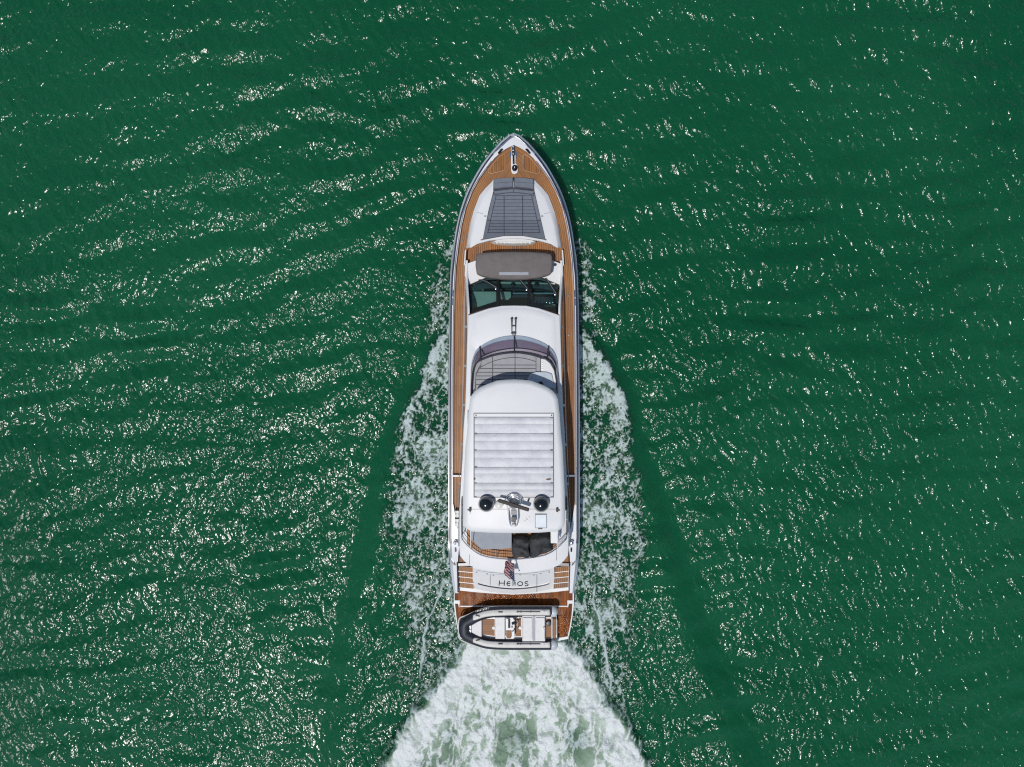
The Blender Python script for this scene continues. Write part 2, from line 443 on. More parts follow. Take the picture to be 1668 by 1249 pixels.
# ---------------------------------------------------------------- foam of the wake, a rough sheet lying on the water
fx0, fy1 = W(540, 335); fx1, fy0 = W(1150, 1300)
fs = .04
fxs = np.arange(fx0, fx1, fs); fys = np.arange(fy0, fy1, fs)
FX, FY = np.meshgrid(fxs, fys); px = FX * PXM + 834; py = 624.5 - FY * PXM
jit = fbm(FX * .9, FY * .9, 4, 101) * 16
jx = px + jit; jy = py + fbm(FX * .9, FY * .9, 4, 111) * 12
def seg(q, pts):                   # piecewise linear in py
    return np.interp(q, [p[1] for p in pts], [p[0] for p in pts])
EL = [(737, 520), (731.7, 530), (700.5, 565), (691, 594), (678, 637), (655, 675), (646, 716), (646, 760), (634, 790), (625, 830), (622, 880), (640, 930), (655, 980), (664, 1040), (672, 1100), (662, 1150), (640, 1210)]
ER = [(938, 525), (945, 536), (968, 557), (982, 584), (1001, 615), (1012, 639), (1024, 660), (1027, 716), (1026, 740), (1038, 765), (1046, 820), (1052, 880), (1042, 940), (1040, 1000), (1036, 1060), (1036, 1120), (1046, 1170), (1062, 1220)]
dl = (jx - seg(jy, EL)) ; dr = (seg(jy, ER) - jx)
on = sstep(522, 540, py) * (1 - sstep(1080, 1215, py))
sideL = sstep(-8, 22, dl) * (px < 800) * on
sideR = sstep(-8, 22, dr) * (px > 870) * on
crest = (np.exp(-((dl - 9) / 9.0) ** 2) * (px < 800) + np.exp(-((dr - 9) / 9.0) ** 2) * (px > 870)) * sstep(520, 540, py) * (1 - sstep(640, 800, py))
decay = .47 - .08 * sstep(760, 1000, py)
mL = np.maximum(sideL, sideR) * decay
# thinner foam ahead of the breaking crests
aL = [(742, 360), (726, 395), (708, 440), (700, 490), (698, 540), (712, 560)]
aR = [(938, 355), (952, 390), (966, 430), (975, 480), (978, 530), (965, 560)]
ahead = np.maximum(sstep(-6, 10, jx - seg(jy, aL)) * (px < 800), sstep(-6, 10, seg(jy, aR) - jx) * (px > 870)) * sstep(358, 385, py) * (1 - sstep(535, 560, py))
mA = ahead * .36
# patches left further out
pat = sstep(.05, .40, fbm(FX * .35, FY * .25, 3, 121)) * np.maximum(sstep(-60, 0, dl) * (px < 800), sstep(-50, 0, dr) * (px > 870)) * sstep(700, 800, py) * (1 - sstep(1120, 1200, py))
mP = pat * .22
# churned water behind the stern
SL = [(760, 1040), (746, 1056), (735, 1080), (715, 1110), (690, 1140), (665, 1170), (645, 1200), (620, 1249), (590, 1310)]
SR = [(910, 1035), (925, 1046), (955, 1080), (975, 1110), (990, 1140), (1020, 1170), (1035, 1200), (1055, 1249), (1085, 1310)]
el = jx - seg(jy, SL); er = seg(jy, SR) - jx; ed = np.minimum(el, er)
stern = sstep(-16, 20, ed) * sstep(1030, 1050, py)
edge = np.exp(-((ed - 26) / 30.0) ** 2) * stern
core = np.exp(-(((jx - 838) / 36) ** 2 + ((jy - 1205) / 46) ** 2) ** 1.5)
gaps = np.exp(-(((jx - 735) / 17) ** 2 + ((jy - 1205) / 36) ** 2) ** 1.2) + np.exp(-(((jx - 940) / 19) ** 2 + ((jy - 1205) / 38) ** 2) ** 1.2) + .6 * np.exp(-(((jx - 700) / 22) ** 2 + ((jy - 1240) / 20) ** 2))
rho = np.sqrt(((jx - 838) / 34) ** 2 + ((jy - 1205) / 46) ** 2)
mS = stern * (.50 + .22 * np.exp(-((rho - 1.3) / .3) ** 2) + .46 * edge - .42 * core - .20 * gaps + .12 * sstep(1120, 1060, py)) + np.exp(-((jx - 838 + 6 * np.sin(py / 14)) / 13) ** 2) * stern * .25 * (1 - sstep(1130, 1170, py))
# fine noise: lacy threads stretched along the flow
sx_ = FX + .10 * fbm(FX * 2, FY * 2, 2, 131); sy_ = FY + .10 * fbm(FX * 2, FY * 2, 2, 141)
lace = 1 - np.abs(fbm(sx_ * 3.2, sy_ * 2.5, 3, 151, .75)) * 2.6
lace2 = .5 + .9 * fbm(sx_ * 2.4, sy_ * 1.9, 4, 171, .85)
broad = fbm(FX * .55, FY * .4, 3, 181)
wsx = FX + .9 * fbm(FX * .55, FY * .45, 3, 241); wsy = FY + .9 * fbm(FX * .55, FY * .45, 3, 251)
churn = 1 - np.abs(fbm(wsx * 1.1, wsy * .6, 6, 191, .66)) * 2.2
def flat(t):                       # spread the values evenly over 0..1, so that a mask value is a coverage
    t = (t - t.mean()) / t.std(); return .5 * (1 + np.tanh(.8 * t))
tex = flat(.42 * flat(lace) + .45 * flat(lace2) + .22 * flat(broad))
texS = flat(.62 * flat(churn) + .22 * flat(lace2) + .12 * flat(lace))
mall = np.maximum(np.maximum(mL, mA), np.maximum(mP, np.clip(mL + crest * .60, 0, 1)))
dens = sstep(-.36, .52, tex - (1 - mall)) * sstep(.0, .12, mall)
streak = flat(fbm((px - 838) / (60 + .55 * np.maximum(py - 1000, 0)) * 5.0 + .35 * fbm(FX, FY, 3, 261), FY * .22, 4, 271, .6))
texS = flat(texS + .35 * streak)
densS = sstep(-.70, .56, texS - (1 - mS)) * sstep(0, .3, stern)
dens = np.maximum(dens * .95, densS * .95)
for pts in ([(724, 930), (712, 980), (697, 1010), (690, 1045), (686, 1080), (682, 1115)], [(966, 935), (968, 980), (979, 1020), (985, 1060), (992, 1100), (995, 1135)]):
    w = np.abs(px + fbm(FX * 1.5, FY * 1.5, 3, 201) * 7 - seg(py, pts))
    dens = np.maximum(dens, (1 - sstep(.6, 3.6, w)) * sstep(pts[0][1], pts[0][1] + 30, py) * (1 - sstep(pts[-1][1] - 25, pts[-1][1], py)) * np.clip(.62 + .5 * flat(lace2) + .3 * broad, 0, 1))
aer = np.clip(np.maximum(sstep(.35, 1, stern) * (.95 - .42 * core - .62 * gaps + .2 * fbm(FX * .5, FY * .5, 3, 211)), np.maximum(np.maximum(sideL, sideR) ** 2 * np.clip(.13 + .22 * broad, 0, .3), ahead * .08) + crest * .12), 0, 1)
allm = np.maximum(dens, aer * .8)
hgt = water_h(FX, FY) - .03 + .055 * sstep(0, .25, allm) + dens * .05 + (.11 * fbm(FX * 2.5, FY * 2.5, 4, 221, .6) + .16 * fbm(FX * .8, FY * .7, 2, 231)) * np.maximum(stern, .45 * dens) + .16 * sstep(0, .4, stern)
fo = grid_mesh('wake_foam', fxs, fys, hgt, keep=allm > .015, attrs={'foam': dens, 'aer': aer, 'calm': calm_field(FX, FY) * .5})
m, nt, b = base_mat('wake_foam')
a1 = nt.nodes.new('ShaderNodeAttribute'); a1.attribute_name = 'foam'; a2 = nt.nodes.new('ShaderNodeAttribute'); a2.attribute_name = 'aer'
fine = noise(nt, 16, 5, rough=.7)
ff = mth(nt, 'ADD', a1.outputs['Fac'], mth(nt, 'MULTIPLY', mth(nt, 'SUBTRACT', fine, .5), mth(nt, 'MULTIPLY', a1.outputs['Fac'], .9)))
ff = ramp(nt, ff, 0.02, 1.0)
wcol = mixc(nt, a2.outputs['Fac'], WATER, (.30, .41, .305))
thick = mixc(nt, ramp(nt, a2.outputs['Fac'], .3, .8), (.52, .62, .62), (.74, .79, .79))
nt.links.new(mixc(nt, ff, wcol, thick), b.inputs['Base Color'])
r_ = nt.nodes.new('ShaderNodeMapRange'); nt.links.new(mth(nt, 'MAXIMUM', a1.outputs['Fac'], a2.outputs['Fac']), r_.inputs['Value']); r_.inputs['From Min'].default_value = .12; r_.inputs['From Max'].default_value = .6
r_.inputs['To Min'].default_value = .17; r_.inputs['To Max'].default_value = .6
nt.links.new(r_.outputs['Result'], b.inputs['Roughness']); b.inputs['IOR'].default_value = 1.333
bump(nt, b, mth(nt, 'ADD', ripple_height(nt), mth(nt, 'MULTIPLY', fine, .05)), 1.0)
fo.data.materials.append(m)
tag(fo, 'white and pale green foam churned up along the yacht and behind its stern', None, kind='stuff')

# ================================================================ the motor yacht
yacht = empty('motor_yacht', (0.1, -0.6, 0.0))
tag(yacht, 'large white motor yacht with teak decks and a hardtop, seen from above', 'yacht')
def Y(mb, name, mat, parent=None, **k): return mb.build(name, M[mat] if isinstance(mat, str) else mat, parent or yacht, **k)

# ---- hull: lofted sections (photo row, half widths read at the knuckle and at the gunwale)
KN = [(216, 0), (218.5, 7), (224, 15), (237.6, 28), (252.8, 40.6), (270, 53.5), (290, 65), (309, 75), (326, 81.5), (344, 87), (363, 91.7), (386, 95.8), (400, 97.5), (420, 101), (450, 103), (500, 104.5), (600, 105.5), (700, 106), (880, 106), (924, 103.5), (966, 98)]
GO = [(220.5, 0), (223, 6), (227, 11), (237.6, 22), (252.8, 35), (270, 48), (290, 60), (309, 70), (326, 77), (344, 83), (363, 88), (386, 92), (400, 94), (450, 99.3), (500, 101), (600, 102), (880, 102), (924, 99.5), (966, 95)]
GI = [(236, 0), (238, 6), (243, 14), (251, 27), (272, 43), (287, 54.5), (302, 63), (322, 73), (344, 80.5), (376, 87.2), (400, 90.5), (420, 93.5), (460, 96), (508, 97.6), (600, 98.6), (825, 99.2), (850, 95), (868, 89.5), (880, 88), (905, 91), (925, 91.4), (966, 90.6)]
ZG = [(216, 3.15), (300, 2.95), (400, 2.72), (600, 2.5), (860, 2.36), (885, 2.33), (905, 2.2), (930, 1.65), (950, 1.15), (966, .85)]
def lut(T, y): return float(np.interp(y, [t[0] for t in T], [t[1] for t in T]))
def zg(y): return lut(ZG, y)
def zdeck(y): return zg(min(y, 860)) - .16
stations = [0, .006, .015, .03, .05, .075, .105, .14, .18, .22, .27, .32, .38, .44, .5, .56, .62, .68, .74, .80, .85, .88, .9, .92, .94, .96, .98, 1.0]
for side in (0,):
    secs = []
    for t in stations:
        yk = 216 + t * 750; yo = 220.5 + t * 745.5; yi = 236 + t * 730
        z_ = zg(yo); zk = z_ - (.28 + .4 * min(1, t / .35)) * (1 if t < .86 else max(.35, 1 - (t - .86) * 4.5))
        K = P(XC - lut(KN, yk), yk, zk); O = P(XC - lut(GO, yo), yo, z_); G = P(XC - lut(GI, yi), yi, z_); D = P(XC - lut(GI, yi) + .6 * min(1, t * 20), yi, z_ - .35)
        xc = P(XC, yk, zk)[0]
        rake = 2.0 * math.exp(-t / .10)
        fr = .42 + .46 * sstep(0, .45, t)
        wx = xc - (xc - K[0]) * fr
        wy = K[1] - rake
        CH = (xc - (xc - K[0]) * (fr * .95), wy - .1 * rake, -.25)
        KE = (xc, wy - .3 * rake, -.9 + .3 * math.exp(-t / .06))
        WL = (xc - (xc - K[0]) * (.5 * fr + .5), (wy + K[1]) / 2, zk * .5)
        half = [KE, CH, WL, K, O, G, D]
        mir = [(2 * xc - a, b_, c_) for a, b_, c_ in half[1:][::-1]]
        secs.append(mir + half)          # starboard inner edge ... keel ... port inner edge
    mb = MB(); mb.ringloft(secs, False, False, True)
    hull = Y(mb, 'hull', 'hull', smooth=38)
# rub strips: a dark moulding along each gunwale and a steel strip on the knuckle
for sgn in (-1, 1):
    path = [P(XC + sgn * (lut(GO, y) + .8), y, zg(y) - .02) for y in np.linspace(222, 885, 60)]
    Y(MB().tube(path, .045, 6), 'gunwale_moulding', 'navy', hull, smooth=40)
    path = []
    for t in np.linspace(.004, .98, 60):
        yk = 216 + t * 750; zk = zg(220.5 + t * 745.5) - (.28 + .4 * min(1, t / .35)) * (1 if t < .86 else max(.35, 1 - (t - .86) * 4.5))
        path.append(P(XC + sgn * (lut(KN, yk) + .3), yk, zk))
    Y(MB().tube(path, .03, 6), 'rub_rail', 'chrome', hull, smooth=40)
    path = [P(XC + sgn * (lut(GI, y) + 1.2), y, zg(y) + .035) for y in np.linspace(262, 822, 60)]
    Y(MB().tube(path, .022, 6), 'toe_rail', 'chrome', hull, smooth=40)

# ---- main teak deck, planks sweeping along the sheer
mb = MB()
for sgn in (-1, 1):
    rows = list(np.concatenate([np.linspace(236.3, 300, 22), np.linspace(306, 866, 50)])); vs = []; uv = []; nc = 9
    for y in rows:
        h = lut(GI, y) + .5; z = zdeck(y); e = P(XC + sgn * h, y, z); c0 = P(XC, y, z)
        for k in range(nc):
            f = k / (nc - 1); x = e[0] + (c0[0] - e[0]) * f
            vs.append((x, e[1], z + .012 * f)); uv.append((abs(x - e[0]) + .004, e[1]))
    fs_ = []
    for i in range(len(rows) - 1):
        for j in range(nc - 1):
            a = i * nc + j; q = (a, a + 1, a + nc + 1, a + nc)
            fs_.append(q if sgn > 0 else q[::-1])
    mb.add(vs, fs_, uv)
deck = Y(mb, 'teak_deck', 'teak')

# ---- bow fittings
zb = zdeck(250) + .012
for sgn in (-1, 1):
    hp = [(103, 318), (62, 330), (36, 365), (28, 440), (22, 478), (-4, 500), (-60, 512), (-86, 512)]
    hatch_px = [Z1(735 + sgn * u, v) for u, v in [(112, 322), (85, 330), (85, 400), (78, 445), (100, 480), (150, 498), (232, 515), (262, 505), (262, 478), (200, 400), (150, 345)]]
    line = [P(a, b_, zb + .006) for a, b_ in hatch_px] 
    h_ = Y(MB().pprism(hatch_px, zb - .01, zb + .008), 'deck_hatch', 'teak', deck)
    Y(MB().tube(line, .017, 5, closed=True), 'hatch_frame', simple('hatch_trim_%d' % sgn, (.42, .25, .15), .5), h_)
    fl = [Z1(735 + sgn * u, v) for u, v in [(110, 268), (122, 258), (138, 262), (168, 302), (164, 314), (150, 312)]]
    Y(MB().pprism(fl, zg(245) - .03, zg(245) + .06), 'fairlead', 'gloss_black', hull, bevel=.01)
# anchor channel, anchor and windlass
ch = [Z1(u, v) for u, v in [(703, 172), (748, 172), (748, 410), (768, 428), (774, 470), (766, 508), (740, 520), (712, 512), (702, 480)]]
anch = Y(MB().pprism(ch, zb - .02, zb + .03), 'anchor_channel', 'gel', bevel=.01)
fr_ = [Z1(u, v) for u, v in [(690, 292), (762, 292), (764, 352), (752, 362), (702, 362), (688, 340)]]
Y(MB().pprism(fr_, zb - .02, zb + .02), 'chain_plate', 'chrome', anch, bevel=.008)
a0 = P(*Z1(725, 178), zb + .08); a1_ = P(*Z1(727, 330), zb + .08); a2_ = P(*Z1(729, 412), zb + .08)
mb = MB().box(((a0[0] + a1_[0]) / 2, (a0[1] + a1_[1]) / 2, zb + .07), (.17, a0[1] - a1_[1], .09))
Y(mb, 'anchor', 'dark', anch, bevel=.03)
for k in range(4):
    p = P(*Z1(725, 200 + 36 * k), zb + .13)
    Y(MB().lathe(p, [(.05, -.02), (.05, .01), (.02, .02)], 10), 'roller', 'chrome', anch, smooth=40)
mb = MB()
for k in range(14):
    t = k / 13; c_ = (a1_[0] + (a2_[0] - a1_[0]) * t, a1_[1] + (a2_[1] - a1_[1]) * t, zb + .06)
    mb.box(c_, (.035 + .05 * (k % 2), .05, .03))
Y(mb, 'anchor_chain', 'dark', anch)
w_ = P(*Z1(739, 468), zb)
wd = Y(MB().lathe(w_, [(.13, .02), (.13, .10), (.09, .13), (.08, .2), (.12, .24), (.10, .29), (.03, .31)], 20), 'windlass', 'gloss_black', anch, smooth=35)
Y(MB().lathe((w_[0], w_[1], w_[2] + .31), [(.035, 0), (.03, .02), (.01, .028)], 12), 'windlass_cap', 'chrome', wd, smooth=40)
# pulpit rail at the stem
pts = smoothline([P(XC - 34, 250, zg(250) + .03), P(XC - 22, 238, zg(240) + .22), P(XC - 9, 226, 3.38), P(XC, 222, 3.4), P(XC + 9, 226, 3.38), P(XC + 22, 238, zg(240) + .22), P(XC + 34, 250, zg(250) + .03)], 4)
Y(MB().tube(pts, .022, 8), 'pulpit_rail', 'chrome', smooth=40)

# ---- coachroof with the foredeck sun pad
CR = [(33, 292), (37, 297), (46, 306), (56, 318), (66, 344), (72.5, 368), (76.5, 395), (78, 404)]
CRT = [(30, 294), (33, 299), (40, 308), (50, 320), (60, 345), (66.5, 369), (71, 394), (72, 403)]
zr = 3.02
def ringpx(half, zf):
    pp = mirror(half); return [P(a, b_, zf(b_)) for a, b_ in pp]
base_tail = [(60, 397), (40, 391.5), (20, 389)]
r0 = ringpx(CR + [(62, 399), (40, 393.5), (20, 391)], lambda y: zdeck(y) - .05)
r1 = ringpx(CR + [(62, 399), (40, 393.5), (20, 391)], lambda y: zdeck(y) + .08)
r2 = ringpx(CRT + [(60, 397.5), (40, 392), (20, 390)], lambda y: zr - .04)
r3 = ringpx([(a - 2.5 if a > 25 else a, b_ + (1.2 if b_ < 300 else 0)) for a, b_ in CRT] + [(58, 396), (40, 391), (20, 389)], lambda y: zr)
coach = Y(MB().ringloft([r0, r1, r2, r3], True, False, True), 'coachroof', 'gel', smooth=30)
# rounded bench back behind the pad
lens = [Z2(u, v) for u, v in [(498, 95), (560, 74), (640, 62), (735, 57), (830, 62), (910, 74), (960, 92), (945, 108), (880, 122), (735, 128), (590, 122), (515, 108)]]
Y(MB().taper(lens, zr - .25, zr + .10, .05), 'bench_back', 'gel2', coach, smooth=35)
for (u, v) in [(560, 92), (600, 90), (640, 92), (810, 92), (850, 92), (895, 94)]:
    Y(MB().lathe(P(*Z2(u, v), zr + .10), [(.05, -.02), (.05, .012), (.03, .018)], 12), 'cup_recess', 'gel2', coach, smooth=40)
# head cushions
for sgn in (-1, 1):
    q = [Z1(729 + sgn * u, v) for u, v in [(3, 560), (110, 566), (205, 576), (207, 640), (210, 688), (110, 672), (3, 664)]]
    hc = Y(MB().taper(q, zr - .02, zr + .17, .04), 'head_cushion', 'cush', smooth=35)
    Y(MB().pprism([Z1(729 + sgn * u, v) for u, v in [(4, 598), (206, 612), (206, 615), (4, 601)]], zr + .12, zr + .176), 'seam', 'seam', hc)
# sun pad: a base with rows of welted panels
pad_px = [Z1(u, v) for u, v in [(524, 684), (728, 660), (938, 684), (985, 900), (1050, 1192), (822, 1152), (632, 1152), (412, 1192), (470, 900)]]
pad = Y(MB().taper(pad_px, zr - .01, zr + .10, .03), 'sun_pad', 'seam', bevel=0)
def edge_l(v): return float(np.interp(v, [694, 1192], [524, 412]))
def edge_r(v): return float(np.interp(v, [694, 1192], [938, 1050]))
rows = [745, 783, 818, 853, 890, 925, 958, 994, 1028, 1058, 1088, 1118, 1150]
zt_ = zr + .10
def quad(pts, mat, nm, par, h=.04, ins=.008):
    return Y(MB().taper([Z1(a, b_) for a, b_ in pts], zt_ - .03, zt_ + h, ins), nm, mat, par, smooth=35)
for i in range(len(rows) - 1):
    v0, v1 = rows[i] + .7, rows[i + 1] - .7
    mat = 'cush' if rows[i] < 990 else 'cushd'
    quad([(635, v0), (818, v0), (818, v1), (635, v1)], mat, 'pad_panel', pad)
    lo = 40
    if i < len(rows) - 2:
        quad([(edge_l(v0) + lo, v0), (630, v0), (630, v1), (edge_l(v1) + lo, v1)], mat, 'pad_panel', pad)
        quad([(823, v0), (edge_r(v0) - lo, v0), (edge_r(v1) - lo, v1), (823, v1)], mat, 'pad_panel', pad)
for a, b_ in ((0, 1), ):
    quad([(edge_l(990) + 0, 990), (edge_l(990) + 36, 990), (edge_l(745) + 36, 748), (edge_l(700) + 2, 700)], 'cush', 'pad_border', pad)
    quad([(edge_r(990) - 36, 990), (edge_r(990), 990), (edge_r(700) - 2, 700), (edge_r(745) - 36, 748)], 'cush', 'pad_border', pad)
    quad([(edge_l(1190), 1188), (632, 1150), (632, 1122), (edge_l(1130) + 38, 1122), (edge_l(994) + 36, 996), (edge_l(994), 996)], 'cushd', 'pad_border', pad)
    quad([(822, 1150), (edge_r(1190), 1188), (edge_r(994), 996), (edge_r(994) - 36, 996), (edge_r(1130) - 38, 1122), (822, 1122)], 'cushd', 'pad_border', pad)
    quad([(526, 698), (728, 676), (728, 708), (632, 716), (520, 732)], 'cush', 'pad_border', pad)
    quad([(730, 676), (936, 698), (942, 732), (820, 716), (730, 708)], 'cush', 'pad_border', pad)
    quad([(518, 738), (632, 722), (728, 712), (820, 722), (944, 738), (942, 744), (820, 742), (632, 742), (520, 744)], 'cush', 'pad_border', pad)
# grab rails and seams of the coachroof
for sgn in (-1, 1):
    p0 = P(*Z1(729 + sgn * 300, 948), zr + .02); p1 = P(*Z1(729 + sgn * 280, 948), zr + .05)
    Y(MB().tube([p0, p1], .02, 6), 'pad_clip', 'dark', coach)
    p0 = P(*Z1(729 + sgn * 335, 1190), zr + .02); p1 = P(*Z1(729 + sgn * 318, 1190), zr + .05)
    Y(MB().tube([p0, p1], .02, 6), 'pad_clip', 'dark', coach)
    line = [P(*Z1(729 + sgn * u, v), zr + .005) for u, v in [(372, 913), (345, 916), (312, 925)]]
    Y(MB().tube(line, .008, 4), 'panel_joint', 'grey', coach)

# ---- forward seating area: teak walkway, moulded surround, canvas cover
zs = zdeck(400) + .02
walk = [(0, 396), (25, 394), (40, 395), (58, 401), (79, 410), (80, 432), (60, 424), (30, 420), (0, 420)]
Y(MB().pprism(mirror(walk), zs - .03, zs), 'walkway', 'teakx')
zf = 2.95
front = [(0, 416), (30, 418), (58, 422), (80, 430), (80.5, 448), (77, 462), (74.5, 466), (45, 455), (0, 451)]
fc = Y(MB().pprism(mirror(front), zs - .02, zf), 'seating_moulding', 'gel', bevel=.04)
for sgn in (-1, 1):
    q = [(XC + sgn * a, b_) for a, b_ in [(78, 406), (80, 408), (81.5, 432), (79.5, 430)]]
    Y(MB().pprism(q, zs - .1, zs + .42), 'walkway_coaming', 'gel', fc)
Y(MB().lathe(P(904.4, 431, zf), [(.07, 0), (.07, .03), (.03, .06)], 10), 'deck_light', 'dark', fc, smooth=40)
cov = [Z2(u, v) for u, v in [(358, 205), (430, 192), (560, 184), (735, 181), (910, 184), (1040, 192), (1108, 205), (1124, 240), (1124, 330), (1112, 408), (1060, 428), (980, 448), (860, 462), (735, 467), (610, 462), (490, 448), (400, 428), (352, 408), (340, 330), (342, 240)]]
zv = 3.78
polyw = [P(a, b_, zv)[:2] for a, b_ in cov]
if area(polyw) < 0: polyw = polyw[::-1]
mb = MB(); rings = [[(x, y, zf - .01) for x, y in offset(polyw, -.06)], [(x, y, zv - .10) for x, y in offset(polyw, .0)]]
for k, (ins, dz) in enumerate([(.03, -.04), (.12, 0), (.35, .035), (.6, .05)]):
    rings.append([(x, y, zv + dz) for x, y in offset(polyw, -ins)] if k < 2 else None)
rings = [r for r in rings if r]
cx_ = sum(p[0] for p in polyw) / len(polyw); cy_ = sum(p[1] for p in polyw) / len(polyw)
for s_, dz in ((.8, .03), (.5, .055), (.2, .06)):
    rings.append([(cx_ + (x - cx_) * s_, cy_ + (y - cy_) * s_, zv + dz + .012 * math.sin(9 * x + 3 * y)) for x, y in offset(polyw, -.12)])
mb.ringloft(rings, True, True, True)
cv = mb.build('canvas_cover', M['taupe'], None, smooth=50)
tag(cv, 'taupe canvas cover over the forward seating just ahead of the windscreen', 'cover')
cl = Y(MB().pprism([Z2(u, v) for u, v in [(582, 394), (880, 394), (880, 424), (582, 424)]], zv - .02, zv + .052), 'clear_panel', simple('clear_vinyl', (.36, .38, .42), .2), None)
cl.parent = cv; cl.location = Vector(cl.location) + Vector(yacht.location) - Vector(cv.location)

# ---- superstructure: side walls with windows, cabin under the windscreen, roof
zroof = 4.42
BASE = [(424, 79.5), (470, 80.5), (540, 82), (600, 83.5), (700, 86), (760, 88.5), (830, 92), (890, 92)]
TOPW = [(424, 76), (470, 75), (540, 75.5), (600, 77), (700, 80), (760, 84.5), (830, 88.5), (890, 88.5)]
def lutr(T, y): return float(np.interp(y, [t[0] for t in T], [t[1] for t in T]))
def wallz(y): return float(np.interp(y, [424, 452, 500, 560], [2.98, 3.05, 4.30, zroof]))
ws = list(np.linspace(424, 890, 48))
def side_pt(sgn, y, f, out=0.0):         # f 0 at the deck .. 1 at the roof
    zb_ = zdeck(y) - .03; zt2 = wallz(y); z = zb_ + (zt2 - zb_) * f
    full = (z - zb_) / (zroof - zb_)
    h = lutr(BASE, y) + (lutr(TOPW, y) - lutr(BASE, y)) * full
    p = P(XC + sgn * h, y, z); return (p[0] + sgn * out, p[1], z)
for sgn in (-1, 1):
    rings = []
    for y in ws:
        o_ = [side_pt(sgn, y, f) for f in (0, .25, .5, .75, 1)]; i_ = [(a - sgn * .09, b_, c_) for a, b_, c_ in o_[::-1]]
        rings.append(o_ + i_)
    wall = Y(MB().ringloft(rings, True, True, True), 'cabin_side', 'gel', smooth=35)
    for (y0, y1) in ((470, 530), (534, 594), (598, 658), (662, 722), (726, 786), (790, 850)):
        yy = np.linspace(y0, y1, 7)
        f0 = [.34] * 7; f1 = [.86] * 7
        if y0 == 470: f1 = list(np.interp(yy, [470, 505, 530], [.38, .80, .86]))
        ring = [[side_pt(sgn, y, f0[i], .012), side_pt(sgn, y, f1[i], .012), side_pt(sgn, y, f1[i], -.004), side_pt(sgn, y, f0[i], -.004)] for i, y in enumerate(yy)]
        Y(MB().ringloft(ring, True, True, True), 'side_window', 'winside', wall)
# cabin interior seen through the windscreen
fl_ = Y(MB().pprism(mirror([(0, 446), (72, 455), (72, 560), (0, 560)]), 2.30, 2.62), 'cabin_floor', 'interior')
Y(MB().pprism(mirror([(0, 456), (45, 458), (72, 468), (72, 476), (45, 470), (0, 468)]), 2.42, 3.02), 'dashboard', simple('dash_leather', (.085, .09, .085), .6), fl_, bevel=.03)
Y(MB().pprism([Z2(u, v) for u, v in [(590, 492), (1150, 505), (1150, 518), (590, 512)]], 2.9, 3.06), 'dash_trim', 'cream', fl_)
Y(MB().pprism([Z2(u, v) for u, v in [(300, 588), (553, 588), (553, 690), (420, 735), (305, 760)]], 2.42, 2.98), 'cabin_sofa', 'cream', fl_, bevel=.04)
Y(MB().pprism([Z2(u, v) for u, v in [(592, 590), (704, 590), (704, 645), (672, 682), (600, 668)]], 2.42, 3.0), 'cabin_seat', 'cream', fl_, bevel=.04)
for u in (725, 965): Y(MB().lathe(P(*Z2(u, 522), 3.06), [(.12, 0), (.12, .03), (.06, .04)], 16), 'speaker', 'black', fl_, smooth=40)
Y(MB().pprism([Z2(u, v) for u, v in [(720, 604), (1140, 604), (1140, 612), (720, 612)]], 2.9, 3.05), 'helm_trim', simple('helm_trim', (.5, .62, .62), .3), fl_)
for u, v in [(950, 694), (985, 700), (1020, 702), (1065, 700), (1100, 704), (1130, 700)]:
    Y(MB().lathe(P(*Z2(u, v), 3.1), [(.045, -.1), (.045, .02), (.02, .03)], 8), 'helm_instrument', 'chrome', fl_, smooth=40)
hs = Y(MB().pprism([Z2(u, v) for u, v in [(905, 640), (1140, 640), (1140, 780), (905, 760)]], 2.42, 3.05), 'helm_seat', 'dark', fl_, bevel=.04)
Y(MB().pprism([Z2(u, v) for u, v in [(1040, 730), (1150, 722), (1155, 750), (1045, 748)]], 3.0, 3.09), 'chart', simple('chart_paper', (.55, .6, .45), .6), fl_)
Y(MB().lathe(P(*Z2(414, 565), 2.9), [(.06, -.3), (.08, 0), (.04, .05)], 10), 'lamp_globe', 'cream', fl_, smooth=40)
# windscreen: three panes between mullions, raked back to the roof
def ws_bot(u): return float(np.interp(abs(u - 730), [0, 280, 460], [452, 455, 532]))
def ws_top(u): return 735 + 97 * ((u - 730) / 460) ** 2
def ws_pt(u, f, dz=0):
    z0 = 3.02; z1 = 4.33; v = ws_bot(u) + (ws_top(u) - ws_bot(u)) * f; z = z0 + (z1 - z0) * f + .05 * math.sin(math.pi * f)
    return P(*Z2(u, v), z + dz)
for (u0, u1) in ((272, 566), (576, 880), (890, 1188)):
    us = np.linspace(u0, u1, 12); mb = MB()
    vs = [ws_pt(u, f) for u in us for f in np.linspace(0, 1, 6)]
    fs_ = [(i * 6 + j, i * 6 + j + 1, (i + 1) * 6 + j + 1, (i + 1) * 6 + j) for i in range(11) for j in range(5)]
    mb.add(vs, fs_); Y(mb, 'windscreen_pane', 'glass', smooth=60)
for u in (571, 885):
    Y(MB().tube([ws_pt(u, f, .012) for f in np.linspace(0, 1, 6)], .07, 6), 'windscreen_mullion', 'black', smooth=60)
Y(MB().tube([ws_pt(u, 1.0, .005) for u in np.linspace(268, 1192, 24)], .035, 6), 'windscreen_frame', simple('red_brown_seal', (.06, .012, .015), .5), smooth=60)
Y(MB().tube([ws_pt(u, 0.0, .0) for u in np.linspace(268, 1192, 24)], .035, 6), 'windscreen_frame', 'black', smooth=60)
